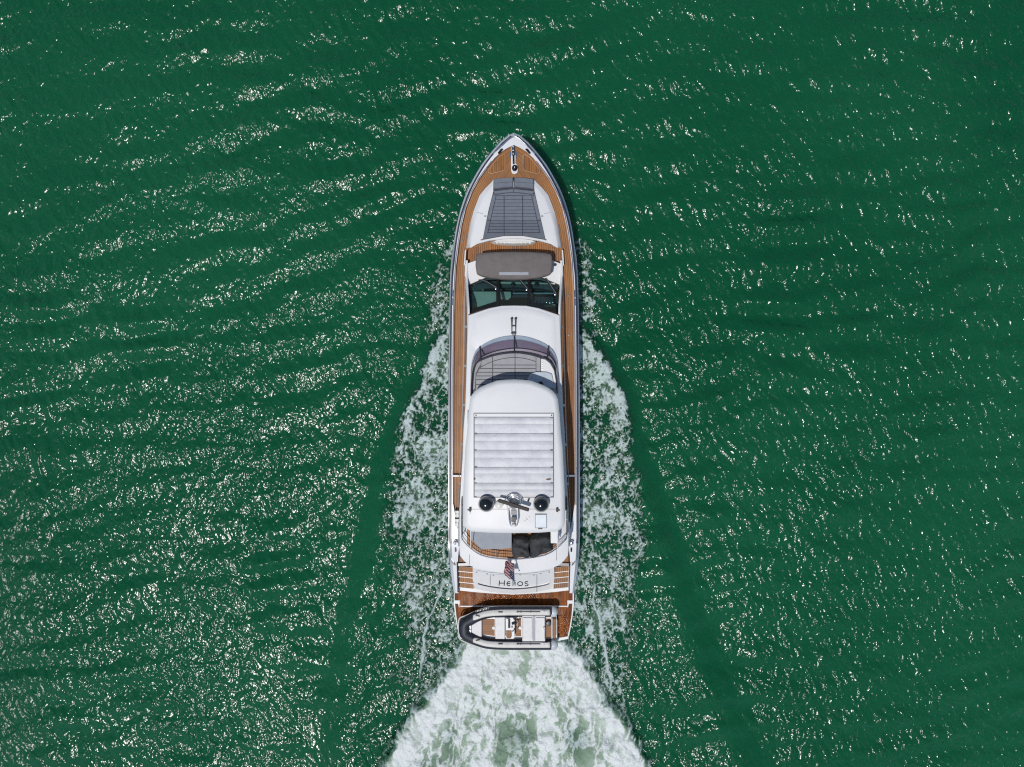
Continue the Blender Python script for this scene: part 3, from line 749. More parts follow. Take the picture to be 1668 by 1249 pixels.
for (u0, v0, u1, v1) in ((372, 474, 548, 562), (782, 474, 862, 572), (1048, 458, 1152, 620)):
    fa = (v0 - ws_bot(u0)) / (ws_top(u0) - ws_bot(u0)); fb = (v1 - ws_bot(u1)) / (ws_top(u1) - ws_bot(u1))
    pts = [ws_pt(u0 + (u1 - u0) * t, fa + (fb - fa) * t, .06) for t in np.linspace(0, 1, 6)]
    wp = Y(MB().tube(pts, .022, 6), 'wiper', 'dark', smooth=60)
    pts2 = [(a + .05, b_ + .03, c_ - .02) for a, b_, c_ in pts]
    Y(MB().tube(pts2, .014, 5), 'wiper_arm', 'grey', wp, smooth=60)
    Y(MB().lathe(pts[-1], [(.05, -.03), (.05, .02), (.02, .03)], 8), 'wiper_pivot', 'chrome', wp, smooth=40)

# ---- flybridge deck and roof
ROOF = [(0, 497.6), (20, 498), (40, 502), (58, 508), (74, 513.5), (75.5, 545), (77, 600), (79, 660), (82, 700), (84, 760), (86, 820), (86.2, 862), (88, 880), (89, 892), (88, 905), (81, 914), (72, 921.5), (58, 926.5), (45, 929.5), (20, 933), (0, 934)]
zfly = 4.45
rp = mirror(ROOF)
ringw = [P(a, b_, zfly)[:2] for a, b_ in rp]
if area(ringw) < 0: ringw = ringw[::-1]
mb = MB(); mb.ringloft([[(x, y, zfly - .30) for x, y in offset(ringw, -.10)], [(x, y, zfly - .10) for x, y in offset(ringw, .02)], [(x, y, zfly - .03) for x, y in offset(ringw, 0)], [(x, y, zfly) for x, y in offset(ringw, -.05)]], True, True, True)
fly = Y(mb, 'flybridge_deck', 'gel', smooth=35)
# brow: the cambered panel of the front roof
brow = [(0, 500.5), (20, 501.2), (40, 505), (57, 511), (68, 516), (70, 560), (60, 575), (0, 575)]
Y(MB().taper(mirror(brow), zfly - .01, zfly + .07, .30), 'roof_brow', 'gel', fly, smooth=60)
Y(MB().tube([P(*Z2(u, 808 + 90 * ((u - 735) / 460) ** 2), zfly + .03) for u in np.linspace(330, 1140, 24)], .012, 4), 'roof_crease', 'gel', fly, smooth=60)
# horns on the roof
hb = P(*Z2(729, 940), zfly + .07)
horn = Y(MB().box((hb[0], hb[1], hb[2] + .03), (.20, .06, .06)), 'horn', 'dark', fly, bevel=.01)
for du in (-.085, .085):
    Y(MB().tube([(hb[0] + du, hb[1] + .30, hb[2] + .09), (hb[0] + du, hb[1] - .26, hb[2] + .09)], [.034, .014], 10), 'horn_trumpet', 'dark', horn, smooth=40)
    Y(MB().lathe((hb[0] + du, hb[1] + .31, hb[2] + .03), [(.055, 0), (.055, .1), (.03, .11)], 10), 'horn_mouth', 'black', horn, smooth=40)
Y(MB().box((hb[0], hb[1] - .32, hb[2] + .06), (.22, .10, .08)), 'horn_bracket', 'dark', horn, bevel=.01)
Y(MB().lathe(P(*Z2(733, 1028), zfly + .06), [(.08, 0), (.08, .05), (.05, .12), (.02, .13)], 12), 'roof_light', 'grey', fly, smooth=40)

# ---- flybridge wind screen
def arc(pts, k=5): return smoothline(pts, k)
OUT = arc([(286, 720), (290, 560), (298, 390), (340, 262), (400, 205), (500, 150), (620, 114), (737, 104), (850, 114), (970, 150), (1070, 200), (1130, 258), (1170, 350), (1184, 500), (1186, 690)])
MID = arc([(290, 720), (294, 575), (304, 410), (345, 290), (402, 235), (500, 188), (620, 156), (737, 146), (850, 156), (968, 188), (1066, 232), (1124, 290), (1164, 380), (1178, 510), (1180, 690)])
INN = arc([(296, 720), (302, 600), (318, 455), (355, 372), (412, 336), (505, 300), (620, 275), (737, 265), (850, 275), (965, 302), (1058, 338), (1112, 388), (1150, 470), (1168, 560), (1174, 690)])
n_ = len(OUT)
vb = Y(MB().ringloft([[P(*Z3(*p), zfly + .01) for p in OUT], [P(*Z3(*p), zfly + .14) for p in OUT], [P(*Z3(*p), zfly + .16) for p in MID], [P(*Z3(*p), zfly + .01) for p in MID]], False), 'screen_base', simple('blue_grey_frame', (.30, .36, .44), .3), fly, smooth=35)
def arc_i(u): return min(range(n_), key=lambda i: abs(MID[i][0] - u) if 150 else 0)
cuts = [0, min(range(n_), key=lambda i: abs(MID[i][0] - 388)), n_ // 2, min(range(n_), key=lambda i: abs(MID[i][0] - 1082)), n_ - 1]
for k in range(4):
    ii = range(cuts[k], cuts[k + 1] + 1); mb = MB(); vs = []
    for i in ii:
        a_ = P(*Z3(*MID[i]), zfly + .16); c_ = P(*Z3(*INN[i]), zfly + .62)
        vs += [a_, tuple(.5 * (p + q) for p, q in zip(a_, c_)), c_]
    mb.add(vs, [(j * 3 + q, j * 3 + q + 1, j * 3 + q + 4, j * 3 + q + 3) for j in range(len(ii) - 1) for q in (0, 1)])
    Y(mb, 'screen_pane', 'smoke', smooth=60)
for k in (1, 2, 3):
    i = cuts[k]; Y(MB().tube([P(*Z3(*OUT[i]), zfly + .15), P(*Z3(*INN[i]), zfly + .64)], .035, 6), 'screen_post', 'dark', smooth=60)
Y(MB().tube([P(*Z3(*p), zfly + .63) for p in INN], .03, 6), 'screen_rail', 'gloss_black', smooth=60)
Y(MB().tube([P(*Z3(*p), zfly + .18) for p in MID], .02, 6), 'screen_trim', 'chrome', smooth=60)
# lounge behind the screen
inn = [(a, b_ + 14) for a, b_ in INN if b_ < 700]
lounge_px = [Z3(a, b_) for a, b_ in inn if a < 1003] + [Z3(1003, 470), Z3(940, 470), Z3(870, 560), Z3(870, 760), Z3(310, 760)]
lo_ = Y(MB().pprism(lounge_px, zfly, zfly + .40), 'flybridge_lounge', simple('lounge_seam', (.12, .12, .135), .9), fly)
def pnl(pts, mat='flygrey'): 
    return Y(MB().taper([Z3(a, b_) for a, b_ in pts], zfly + .38, zfly + .45, .008), 'lounge_panel', mat, lo_, smooth=35)
def innv(u): 
    c_ = [(a, b_) for a, b_ in INN]; return float(np.interp(u, [a for a, _ in c_], [b_ for _, b_ in c_])) + 18
for (u0, u1) in ((400, 513), (518, 741), (746, 955)):
    us = np.linspace(u0, u1, 6)
    pnl([(u, innv(u)) for u in us] + [(u, innv(u) + 40 + 20 * abs((u - 737) / 330) ** 2) for u in us[::-1]])
    rowsv = [402, 438, 476, 513, 550, 600, 660]
    top0 = [(u, innv(u) + 44 + 20 * abs((u - 737) / 330) ** 2) for u in us]
    if max(p[1] for p in top0) < 398: pnl(top0 + [(u1, 400), (u0, 400)])
    else: pnl([p for p in top0 if p[1] < 430] + [(u1, 435), (u0 - 12, 435)])
    for a_, b2 in zip(rowsv[:-1], rowsv[1:]):
        if u0 < 500 and a_ < 420: continue
        pnl([(u0 if u0 > 500 else max(345, u0 - (a_ - 402) * .5), a_ + 2), (u1, a_ + 2), (u1, b2 - 2), (u0 if u0 > 500 else max(345, u0 - (b2 - 402) * .5), b2 - 2)])
pnl([(958, innv(958)), (1001, innv(1001)), (1001, 466), (958, 466)])
pnl([(u, innv(u)) for u in (318, 330, 350, 375, 398)] + [(398, innv(398) + 30), (372, 430), (346, 490), (338, 640), (312, 660)])
con = Y(MB().pprism([Z3(u, v) for u, v in [(1006, 336), (1050, 345), (1100, 385), (1140, 455), (1158, 560), (1160, 640), (1140, 640), (1120, 490), (1060, 468), (1006, 466)]], zfly, zfly + .5), 'helm_surround', 'gel', fly, bevel=.02)
for v in (380, 400, 420, 440): Y(MB().lathe(P(*Z3(1022, v), zfly + .5), [(.025, 0), (.025, .012), (.01, .015)], 8), 'stud', 'chrome', con)
hc_ = Y(MB().pprism([Z3(u, v) for u, v in [(905, 488), (960, 470), (1060, 470), (1118, 490), (1140, 590), (1145, 640), (880, 600), (868, 540)]], zfly, zfly + .58), 'helm_console', simple('helm_grey', (.46, .52, .58), .4), fly, bevel=.04)
Y(MB().lathe(P(*Z3(1004, 592), zfly + .62), [(.08, -.05), (.10, .0), (.08, .04)], 12), 'helm_lever', 'black', hc_, smooth=40)

# ---- hardtop on raked legs, with folding canvas sunroof
HT = [(0, 617.7), (14, 618.2), (28, 619.8), (45, 626), (56, 631), (64, 637), (69, 643), (72, 650), (74.8, 674), (77, 706), (79.8, 730), (81.5, 765), (83.2, 804), (83.8, 845), (82.5, 858), (76, 863.5), (70, 867), (40, 869), (0, 869.8)]
zh = 6.15
hw = [P(a, b_, zh)[:2] for a, b_ in mirror(HT)]
if area(hw) < 0: hw = hw[::-1]
mb = MB(); rings = []
for ins, dz in ((.20, -.30), (.10, -.28), (.03, -.22), (0, -.18), (.03, -.13), (.10, -.06), (.16, -.02), (.22, 0)):
    rings.append([(x, y, zh + dz) for x, y in offset(hw, -ins)])
mb.ringloft(rings, True, True, True)
hard = Y(mb, 'hardtop', 'gel', smooth=40)
for sgn in (-1, 1):
    for (y0, y1, yt0, yt1) in ((668, 690, 676, 716), (806, 838, 790, 850)):
        h0 = 76 if y0 < 700 else 82; h1 = 66
        b0 = [P(XC + sgn * h0, y0, zfly), P(XC + sgn * (h0 - 3), y0, zfly), P(XC + sgn * (h0 - 3), y1, zfly), P(XC + sgn * h0, y1, zfly)]
        t0_ = [P(XC + sgn * (h1 + 4), yt0, zh - .2), P(XC + sgn * h1, yt0, zh - .2), P(XC + sgn * h1, yt1, zh - .2), P(XC + sgn * (h1 + 4), yt1, zh - .2)]
        Y(MB().ringloft([b0, t0_], True, True, True), 'hardtop_leg', 'gel', hard, bevel=.02)
# flybridge side coaming under the hardtop
for sgn in (-1, 1):
    rings = []
    for y in np.linspace(648, 812, 14):
        h = lut([(648, 71), (700, 74), (760, 78.5), (812, 82)], y); a_ = P(XC + sgn * h, y, zfly); c_ = P(XC + sgn * (h - 3.5), y, zfly + .55)
        rings.append([a_, (c_[0], c_[1], zfly + .55), (c_[0] - sgn * .1, c_[1], zfly + .55), (a_[0] - sgn * .25, a_[1], zfly)])
    Y(MB().ringloft(rings, True, True, True), 'coaming', 'gel', fly, smooth=30)
# sunroof frame and folds
sx0, sx1 = 772.2, 901.6
fr0 = Y(MB().pprism([(sx0 - .8, 672.4), (sx1 + .8, 672.4), (sx1 + .8, 810.4), (sx0 - .8, 810.4)], zh - .01, zh + .022), 'sunroof_frame', simple('sunroof_gasket', (.14, .14, .155), .6), hard)
Y(MB().pprism([(sx0 + .3, 673.4), (sx1 - .3, 673.4), (sx1 - .3, 678.6), (sx0 + .3, 678.6)], zh, zh + .05), 'sunroof_header', 'gel', fr0, bevel=.008)
for u in (775.4, 898.6): Y(MB().lathe(P(u, 676.2, zh + .05), [(.03, 0), (.03, .012), (.012, .02)], 8), 'header_bolt', 'dark', fr0)
foldv = [120, 192, 286, 364, 455, 536, 629, 697, 790, 860, 934]
rngf = np.random.default_rng(3)
for i in range(10):
    y0 = 660 + foldv[i] / 6.246; y1 = 660 + foldv[i + 1] / 6.246
    y0 += .1 if i % 2 else .32; y1 -= .1 if not i % 2 else .32
    nx = 44; ny = 8; vs = []
    sag = rngf.normal(0, 1, nx); sag = np.convolve(sag, np.ones(7) / 7, 'same')
    for j in range(ny + 1):
        f = j / ny; yy = y0 + (y1 - y0) * f
        for k in range(nx):
            g_ = k / (nx - 1)
            # canvas bellies between the bows: pairs of folds rise to a crease
            z = zh + .035 + (.055 * math.sin(math.pi * min(1, f * (1.0))) + (.03 * f if i % 2 == 0 else .03 * (1 - f))) + .012 * sag[k] * math.sin(math.pi * f) + .006 * math.sin(31 * g_ + 5 * i + 4 * f)
            if g_ < .03 or g_ > .97: z -= .03
            vs.append(P(sx0 + .9 + (sx1 - sx0 - 1.8) * g_, yy + .25 * sag[k] * math.sin(math.pi * f), z))
    Y(MB().add(vs, [(a + nx, a + nx + 1, a + 1, a) for j in range(ny) for a in range(j * nx, j * nx + nx - 1)]), 'sunroof_fold', 'canvas', fr0, smooth=70)
for u, v in ((1085, 752), (330, 750)):
    st = [Z4(u + 20 * math.cos(t) * (1.4 if u > 500 else .5) + random.uniform(-3, 3), v + 9 * math.sin(t) + random.uniform(-2, 2)) for t in np.linspace(0, 6.28, 10)[:-1]]
    Y(MB().pprism(st, zh + .06, zh + .112), 'rust_stain', simple('rust_stain_%d' % u, (.16, .10, .07), .9, var=.4, scale=20), fr0)
Y(MB().pprism([(sx0 - 4, 829.2), (sx1 + 3.5, 829.2), (sx1 + 3.5, 829.6), (sx0 - 4, 829.6)], zh, zh + .017), 'panel_joint', 'grey', hard)

# ---- equipment on the hardtop
for (x_, y_) in ((792.1, 820.6), (881.4, 821.0)):
    c_ = P(x_, y_, zh + .28)
    dm = Y(MB().lathe((c_[0], c_[1], zh), [(.24, 0), (.25, .06), (.315, .12), (.33, .20), (.325, .30)], 32), 'satellite_dome', 'dark', hard, smooth=40)
    Y(MB().lathe((c_[0], c_[1], zh), [(.30, .29), (.30, .34), (.275, .44), (.22, .52), (.14, .57), (.06, .59), (.005, .592)], 32), 'dome_cap', 'gloss_black', dm, smooth=60)
    Y(MB().lathe((c_[0], c_[1], zh), [(.328, .29), (.335, .30), (.328, .312), (.30, .315)], 32), 'dome_seam', 'grey', dm, smooth=40)
rc = P(836.8, 822.4, zh + .42)
mast = Y(MB().ringloft([[(rc[0] + a, rc[1] + b_, zh) for a, b_ in ((-.32, .05), (-.22, -.75), (-.12, -1.0), (.12, -1.0), (.22, -.75), (.32, .05), (.22, .38), (-.22, .38))],
                        [(rc[0] + a, rc[1] + b_, zh + .10) for a, b_ in ((-.26, .05), (-.18, -.7), (-.1, -.92), (.1, -.92), (.18, -.7), (.26, .05), (.18, .30), (-.18, .30))]], True, False, True), 'mast_base', 'gel', hard, bevel=.02)
rd = Y(MB().lathe((rc[0], rc[1], zh + .08), [(.22, 0), (.2, .14), (.14, .2), (.1, .3)], 20), 'radar', 'grey', hard, smooth=40)
Y(MB().box((rc[0], rc[1], zh + .44), (1.33, .15, .12), -math.radians(17.5)), 'radar_scanner', simple('scanner_brown_black', (.026, .015, .014), .6), rd, bevel=.03)
for rr, hh in ((.30, .34), (.38, .26)):
    pts = [(rc[0] + rr * math.cos(t), rc[1] + .05 + rr * .95 * math.sin(t), zh + .05 + hh * math.sin(t)) for t in np.linspace(0, math.pi, 14)]
    Y(MB().tube(pts, .022, 6), 'mast_hoop', 'chrome', mast, smooth=40)
for sgn in (-1, 1):
    Y(MB().tube([(rc[0] + sgn * .2, rc[1] - .12, zh + .06), (rc[0] + sgn * .19, rc[1] - .6, zh + .30), (rc[0] + sgn * .15, rc[1] - .88, zh + .2)], .022, 6), 'mast_strut', 'chrome', mast, smooth=40)
Y(MB().box((rc[0], rc[1] - .62, zh + .28), (.20, .22, .08)), 'mast_box', 'dark', mast, bevel=.02)
Y(MB().box((rc[0], rc[1] - .36, zh + .14), (.22, .2, .06)), 'mast_plate', 'grey', mast, bevel=.01)
Y(MB().lathe((rc[0], rc[1] - .90, zh + .02), [(.09, 0), (.10, .12), (.07, .26), (.02, .28)], 14), 'anchor_light', 'gel', mast, smooth=40)
gp = P(813, 822, zh + .1)
Y(MB().lathe((gp[0], gp[1], zh), [(.05, 0), (.06, .10), (.17, .13), (.165, .19), (.10, .24), (.01, .255)], 22), 'mushroom_antenna', 'gel2', hard, smooth=45)
Y(MB().lathe(P(860.5, 814.5, zh), [(.04, 0), (.03, .15), (.045, .18), (.01, .2)], 10), 'sensor', 'dark', hard, smooth=45)
for (x_, y_) in ((857, 844), (858.6, 846), (862, 842), (855, 848)): Y(MB().lathe(P(x_, y_, zh + .012), [(.018, 0), (.012, .012)], 6), 'deck_plug', 'dark', hard)
ht_ = Y(MB().pprism([(871.4, 836.9), (890.7, 836.9), (891, 860.2), (871.6, 860.2)], zh, zh + .03), 'hardtop_hatch', simple('hatch_rim', (.20, .21, .23), .5), hard)
Y(MB().pprism([(872.2, 838.2), (890.0, 838.2), (890.3, 859.4), (872.4, 859.4)], zh + .02, zh + .055), 'hatch_lid', simple('hatch_lid_blue_white', (.66, .72, .78), .3), ht_, bevel=.02)
Y(MB().box(P(880, 860.8, zh + .04), (.18, .05, .03)), 'hatch_handle', 'dark', ht_)
for (xa, ya, xb, yb, zb2) in ((765.7, 829.8, 766.8, 892, zfly + .9), (907.6, 830.4, 908.6, 893, zfly + .9)):
    an = Y(MB().tube([P(xa, ya, zh + .08), P(xb, yb, zb2)], [.03, .016], 7), 'whip_antenna', 'gel2', hard, smooth=40)
    Y(MB().box(P(xa, ya, zh + .06), (.09, .16, .10)), 'antenna_mount', 'black', an, bevel=.015)
    Y(MB().box(P(xa + (2.5 if xa > 800 else -2.5), ya + .5, zh + .02), (.10, .05, .05)), 'antenna_cleat', 'dark', an)

# ---- aft flybridge: teak floor, rails, furniture
RL = [(200, 590), (215, 625), (250, 668), (300, 712), (345, 745), (395, 772), (470, 793), (560, 806), (650, 813), (727, 815), (800, 811), (900, 800), (990, 785), (1060, 768), (1120, 738), (1180, 695), (1230, 645), (1270, 590)]
teak_px = [Z5(u, v) for u, v in [(255, 470)] + [(255, 660), (300, 700), (350, 735), (400, 764), (475, 784), (560, 797), (650, 804), (727, 806), (800, 802), (900, 791), (990, 776), (1060, 758), (1115, 730), (1165, 690), (1165, 470)]]
Y(MB().pprism(teak_px, zfly - .02, zfly + .012), 'flybridge_floor', 'teakx', fly)
cab = Y(MB().pprism([Z5(u, v) for u, v in [(1106, 500), (1194, 500), (1194, 656), (1106, 656)]], zfly + .01, zfly + .85), 'cabinet', 'gel', fly, bevel=.03)
# rails
for dz, rr in ((.18, .013), (.40, .013), (.62, .024)):
    Y(MB().tube(smoothline([P(*Z5(u, v), zfly + dz) for u, v in [(198, 200), (196, 420)] + RL + [(1278, 430), (1280, 250)]], 3), rr, 7), 'guard_rail', 'chrome', fly, smooth=40)
for u, v in [(196, 300), (197, 430), (200, 590), (300, 712), (395, 772), (560, 806), (727, 815), (900, 800), (1060, 768), (1180, 695), (1270, 590), (1278, 430), (1279, 300)]:
    a_ = P(*Z5(u, v), zfly + .62); Y(MB().tube([(a_[0], a_[1], zfly), a_], .016, 6), 'rail_stanchion', 'chrome', fly, smooth=40)
# dark capping under the rail
Y(MB().ringloft([[P(*Z5(u, v + 2), zfly), P(*Z5(u, v + 2), zfly + .05), P(*Z5(u, v + 9), zfly + .05), P(*Z5(u, v + 9), zfly)] for u, v in RL], True, True, True), 'rail_capping', 'navy', fly)
for sgn, u in ((-1, 203), (1, 1268)):
    Y(MB().ringloft([[P(*Z5(u - 5, v), zfly), P(*Z5(u - 5, v), zfly + .06), P(*Z5(u + 5, v), zfly + .06), P(*Z5(u + 5, v), zfly)] for v in (180, 300, 420, 590)], True, True, True), 'side_capping', 'navy', fly)
for u, v0, v1 in ((280, 770, 870), (1165, 690, 830)):
    Y(MB().tube([P(*Z5(u, v0), zfly + .004), P(*Z5(u, v1), zfly + .004)], .01, 4), 'panel_joint', 'grey', fly)

# ---- aft hull: cockpit, stairs, transom, platform
zck = 1.75
cp = Y(MB().pprism(mirror([(0, 870), (88, 870), (89, 919), (0, 926)]), zck - .1, zck), 'cockpit_floor', 'teakdark')
for sgn in (-1, 1):
    g_ = [Z5(727 + sgn * u, v) for u, v in [(565, 858), (440, 852), (430, 884), (565, 886)]]
    Y(MB().pprism(g_, zck, zck + .12), 'gate_sill', simple('sill_grey_%d' % sgn, (.34, .31, .31), .3), cp, bevel=.01)
    nz = 4; zs0 = 1.62; dzs = .25
    stair = Y(MB().pprism([Z5(727 + sgn * u, v) for u, v in [(568, 884), (412, 884), (405, 1125), (560, 1110)]], .35, .60), 'stair_base', 'gel')
    for k in range(nz):
        v0 = 890 + 55.5 * k; v1 = v0 + 45; z_ = zs0 - dzs * k
        o0, o1 = 563 - 2 * k, 412 - 1.5 * k; sk = 15
        q = [Z5(727 + sgn * u, v) for u, v in [(o0, v0), (o1, v0 + sk), (o1, v1 + sk), (o0, v1)]]
        blk = Y(MB().pprism([Z5(727 + sgn * u, v) for u, v in [(o0 + 4, v0 - 5), (o1 - 4, v0 + sk - 5), (o1 - 4, v1 + sk + 8), (o0 + 4, v1 + 8)]], .3, z_ - .015), 'stair_riser', 'gel', stair, bevel=.008)
        Y(MB().pprism(q, z_ - .03, z_ + .006), 'stair_tread', 'teakdark', stair)
def T(u, s, dz=0.0):                     # transom surface: u -1..1 across, s 0 top .. 1 bottom
    x = 727.5 + 414 * u; yt = 902 + 48 * (1 - u * u); yb = 1108 + 58 * (1 - u * u)
    z = 2.25 - 1.62 * s - .06 * math.sin(math.pi * s); return P(*Z5(x, yt + (yb - yt) * s), z + dz)
def Tz(x, y, dz=0.0):
    u = (x - 727.5) / 414; yt = 902 + 48 * (1 - u * u); yb = 1108 + 58 * (1 - u * u); return T(u, (y - yt) / (yb - yt), dz)
us = np.linspace(-1, 1, 25); ss = np.linspace(0, 1, 9); mb = MB()
vs = [T(u, s) for s in ss for u in us]; n25 = 25
mb.add(vs, [(j * n25 + i + n25, j * n25 + i + n25 + 1, j * n25 + i + 1, j * n25 + i) for j in range(8) for i in range(24)])
# top shelf and ends
top = [T(u, 0) for u in us]; fwd = [(a, P(0, 915, 2.25)[1], 2.25) for a, _, _ in top]
mb.ringloft([top, fwd], False)
for u in (-1, 1):
    e = [T(u, s) for s in ss] + [(T(u, 1)[0], T(u, 0)[1] + .5, T(u, 1)[2]), (T(u, 0)[0], T(u, 0)[1] + .5, T(u, 0)[2])]
    mb.add(e, [tuple(range(len(e)))])
trans = Y(mb, 'transom', 'gel', smooth=40)
# garage door joints, grab rail, hinges
def strip(pts, r, name, mat): return Y(MB().tube([Tz(a, b_, .004) for a, b_ in pts], r, 5), name, mat, trans, smooth=50)
strip([(490, 972), (490, 1090)], .014, 'door_joint', 'grey'); strip([(965, 972), (965, 1150)], .014, 'door_joint', 'grey')
strip([(490, 974), (600, 973), (727, 973), (860, 973), (965, 974)], .008, 'door_joint', 'grey')
strip([(360, 930), (500, 950), (600, 958), (727, 961), (860, 958), (960, 950), (1095, 930)], .016, 'door_joint', 'grey')
hp = [(366, 1062), (420, 1078), (500, 1094), (600, 1108), (727, 1116), (860, 1108), (960, 1094), (1040, 1078), (1090, 1062)]
Y(MB().tube([Tz(a, b_, .05) for a, b_ in hp], .045, 8), 'grab_rail', 'navy', trans, smooth=50)
Y(MB().tube([Tz(a, b_ - 8, .03) for a, b_ in hp], .02, 6), 'grab_rail_strip', 'gel2', trans, smooth=50)
for (a, b_) in ((352, 945), (522, 976), (932, 974), (1003, 960), (1090, 945), (460, 962), (795, 970)):
    Y(MB().lathe(Tz(a, b_, .0), [(.045, -.02), (.045, .02), (.02, .03)], 10), 'hinge', 'grey', trans, smooth=40)
# the name on the transom, letter by letter
def letter(strokes):
    mb = MB()
    for st, cl_ in strokes:
        w = 4.2; pts = [Vector(p) for p in st]; m_ = len(pts); L_ = []; R_ = []
        for i, p in enumerate(pts):
            d = (pts[(i + 1) % m_] - pts[i - 1]) if cl_ else (pts[min(i + 1, m_ - 1)] - pts[max(i - 1, 0)])
            d.normalize(); nrm = Vector((-d.y, d.x)) * w
            L_.append(p + nrm); R_.append(p - nrm)
        if cl_: L_.append(L_[0]); R_.append(R_[0])
        top_ = [[Tz(l.x, l.y, .012), Tz(r.x, r.y, .012), Tz(r.x, r.y, -.01), Tz(l.x, l.y, -.01)] for l, r in zip(L_, R_)]
        mb.ringloft(top_, True, not cl_, not cl_)
    return Y(mb, 'letter', 'gloss_black', trans)
def ell(cx, cy, rx, ry, a0, a1, n=16): return [(cx + rx * math.cos(t), cy - ry * math.sin(t)) for t in np.linspace(math.radians(a0), math.radians(a1), n)]
letter([([(587, 1032), (579, 1088)], False), ([(638, 1032), (632, 1088)], False), ([(583, 1060), (634, 1060)], False)])
letter([(ell(680, 1066, 20, 21, 50, 310), False), ([(662, 1065), (694, 1065)], False)])
letter([([(722, 1030), (722, 1088)], False)])
letter([([(744, 1046), (744, 1087)], False), ([(744, 1031), (744, 1037)], False)])
letter([(ell(795, 1066, 26, 20, 0, 350, 24), True)])
letter([([(876, 1047), (862, 1044), (848, 1047), (843, 1055), (850, 1063), (864, 1067), (876, 1073), (876, 1081), (864, 1088), (842, 1085)], False)])

# swim platform
zp = .52
PLF = [(0, 955), (60, 955), (98, 957), (98.2, 985), (96, 1002), (93.5, 1018), (90, 1036), (89, 1040.5), (60, 1045), (0, 1047)]
plf = Y(MB().pprism(mirror(PLF), zp - .32, zp - .004), 'swim_platform', 'gel', bevel=.03)
def pl(ppoly, mat, name, dz=.0, **k): return Y(MB().pprism(ppoly, zp - .03, zp + dz), name, mat, plf, **k)
pl([Z6(u, v) for u, v in [(128, 402), (160, 402), (170, 385), (320, 402), (480, 415), (727, 428), (970, 415), (1140, 402), (1285, 385), (1295, 402), (1329, 402), (1329, 484), (1275, 484), (1275, 538), (183, 538), (183, 484), (128, 484)]], 'teakwet', 'platform_teak', .004)
pl([Z6(u, v) for u, v in [(132, 520), (176, 520), (186, 553), (1280, 553), (1284, 520), (1326, 520), (1318, 640), (1298, 760), (1278, 850), (727, 905), (185, 860), (165, 780), (145, 640)]], 'teakwet', 'platform_teak', .004)
pl([Z6(u, v) for u, v in [(1178, 868), (1284, 850), (1287, 878), (1182, 900)]], 'gel2', 'platform_pad', .05, bevel=.02)
for sgn in (-1, 1):
    pl([Z6(727 + sgn * u, v) for u, v in [(600, 486), (548, 486), (548, 500), (552, 544), (542, 556), (556, 556), (566, 512), (600, 512)]], 'gel', 'platform_trim', .03, bevel=.01)
pl([Z6(u, v) for u, v in [(186, 541), (1276, 541), (1276, 551), (186, 551)]], 'gel', 'platform_trim', .03)
for u, w_ in ((292, 2), (1150, 2), (745, 2)):
    pl([Z6(u, 408), Z6(u + w_, 408), Z6(u + w_, 536), Z6(u, 536)], 'seam', 'platform_joint', .008)
for u in (420, 900):
    q = P(*Z6(u, 770), zp); Y(MB().box((q[0], q[1], zp + .05), (.16, 1.5, .12)), 'tender_chock', 'dark', plf, bevel=.03)
# quarters: cleats, fairleads and the diamond ports of the stern wings
for sgn in (-1, 1):
    zq = zg(890)
    c_ = P(*Z5(727 + sgn * 590, 640), zg(882)); Y(MB().lathe(c_, [(.10, 0), (.10, .06), (.06, .16), (.09, .2), (.02, .22)], 14), 'capstan', 'chrome', hull, smooth=40)
    Y(MB().pprism([Z5(727 + sgn * u, v) for u, v in [(598, 682), (588, 676), (580, 684), (580, 738), (590, 745), (597, 738)]], zg(894) - .02, zg(894) + .02), 'fairlead', 'gloss_black', hull)
    Y(MB().pprism([Z5(727 + sgn * u, v) for u, v in [(634, 775), (606, 838), (594, 885), (612, 870), (640, 822)]], 1.75, 2.02), 'quarter_port', 'dark', hull)
    Y(MB().pprism([Z5(727 + sgn * u, v) for u, v in [(629, 795), (608, 838), (606, 856), (632, 822)]], 1.9, 2.03), 'quarter_port_pane', 'gel2', hull)
    path = [P(*Z5(727 + sgn * u, v), zg(780 + v / 6.246) + .12) for u, v in [(574, 850), (572, 900), (570, 960), (568, 1020), (566, 1080), (566, 1150)]]
    Y(MB().tube(path, .025, 6), 'stair_handrail', 'navy', hull, smooth=40)
    for y in (478, 492, 768):
        p_ = P(XC + sgn * (lut(GO, y) - .6), y, zg(y) + .03); Y(MB().box(p_, (.07, .34, .06)), 'cleat', 'chrome', hull, bevel=.02)
    p_ = P(XC + sgn * 94, 774, zdeck(774)); Y(MB().box((p_[0], p_[1], p_[2] + .10), (.30, .10, .18)), 'deck_step', 'chrome', deck, bevel=.02)
for (x_, y_) in ((753.5, 391.6), (926.2, 481), (926.4, 545)):
    Y(MB().lathe(P(x_, y_, zdeck(y_) + .01), [(.05, 0), (.045, .012), (.02, .016)], 10), 'filler_cap', 'chrome', deck, smooth=40)

# glazed bulkhead between saloon and cockpit
yb_ = P(0, 872, 3.0)[1]
bk = Y(MB().box((.1, yb_ , 3.0), (4.7, .08, 2.3)), 'saloon_bulkhead', 'gel')
for k in range(3): Y(MB().box((.1 + (k - 1) * 1.45, yb_ - .05, 2.92), (1.36, .03, 1.95)), 'saloon_door', 'winside', bk)

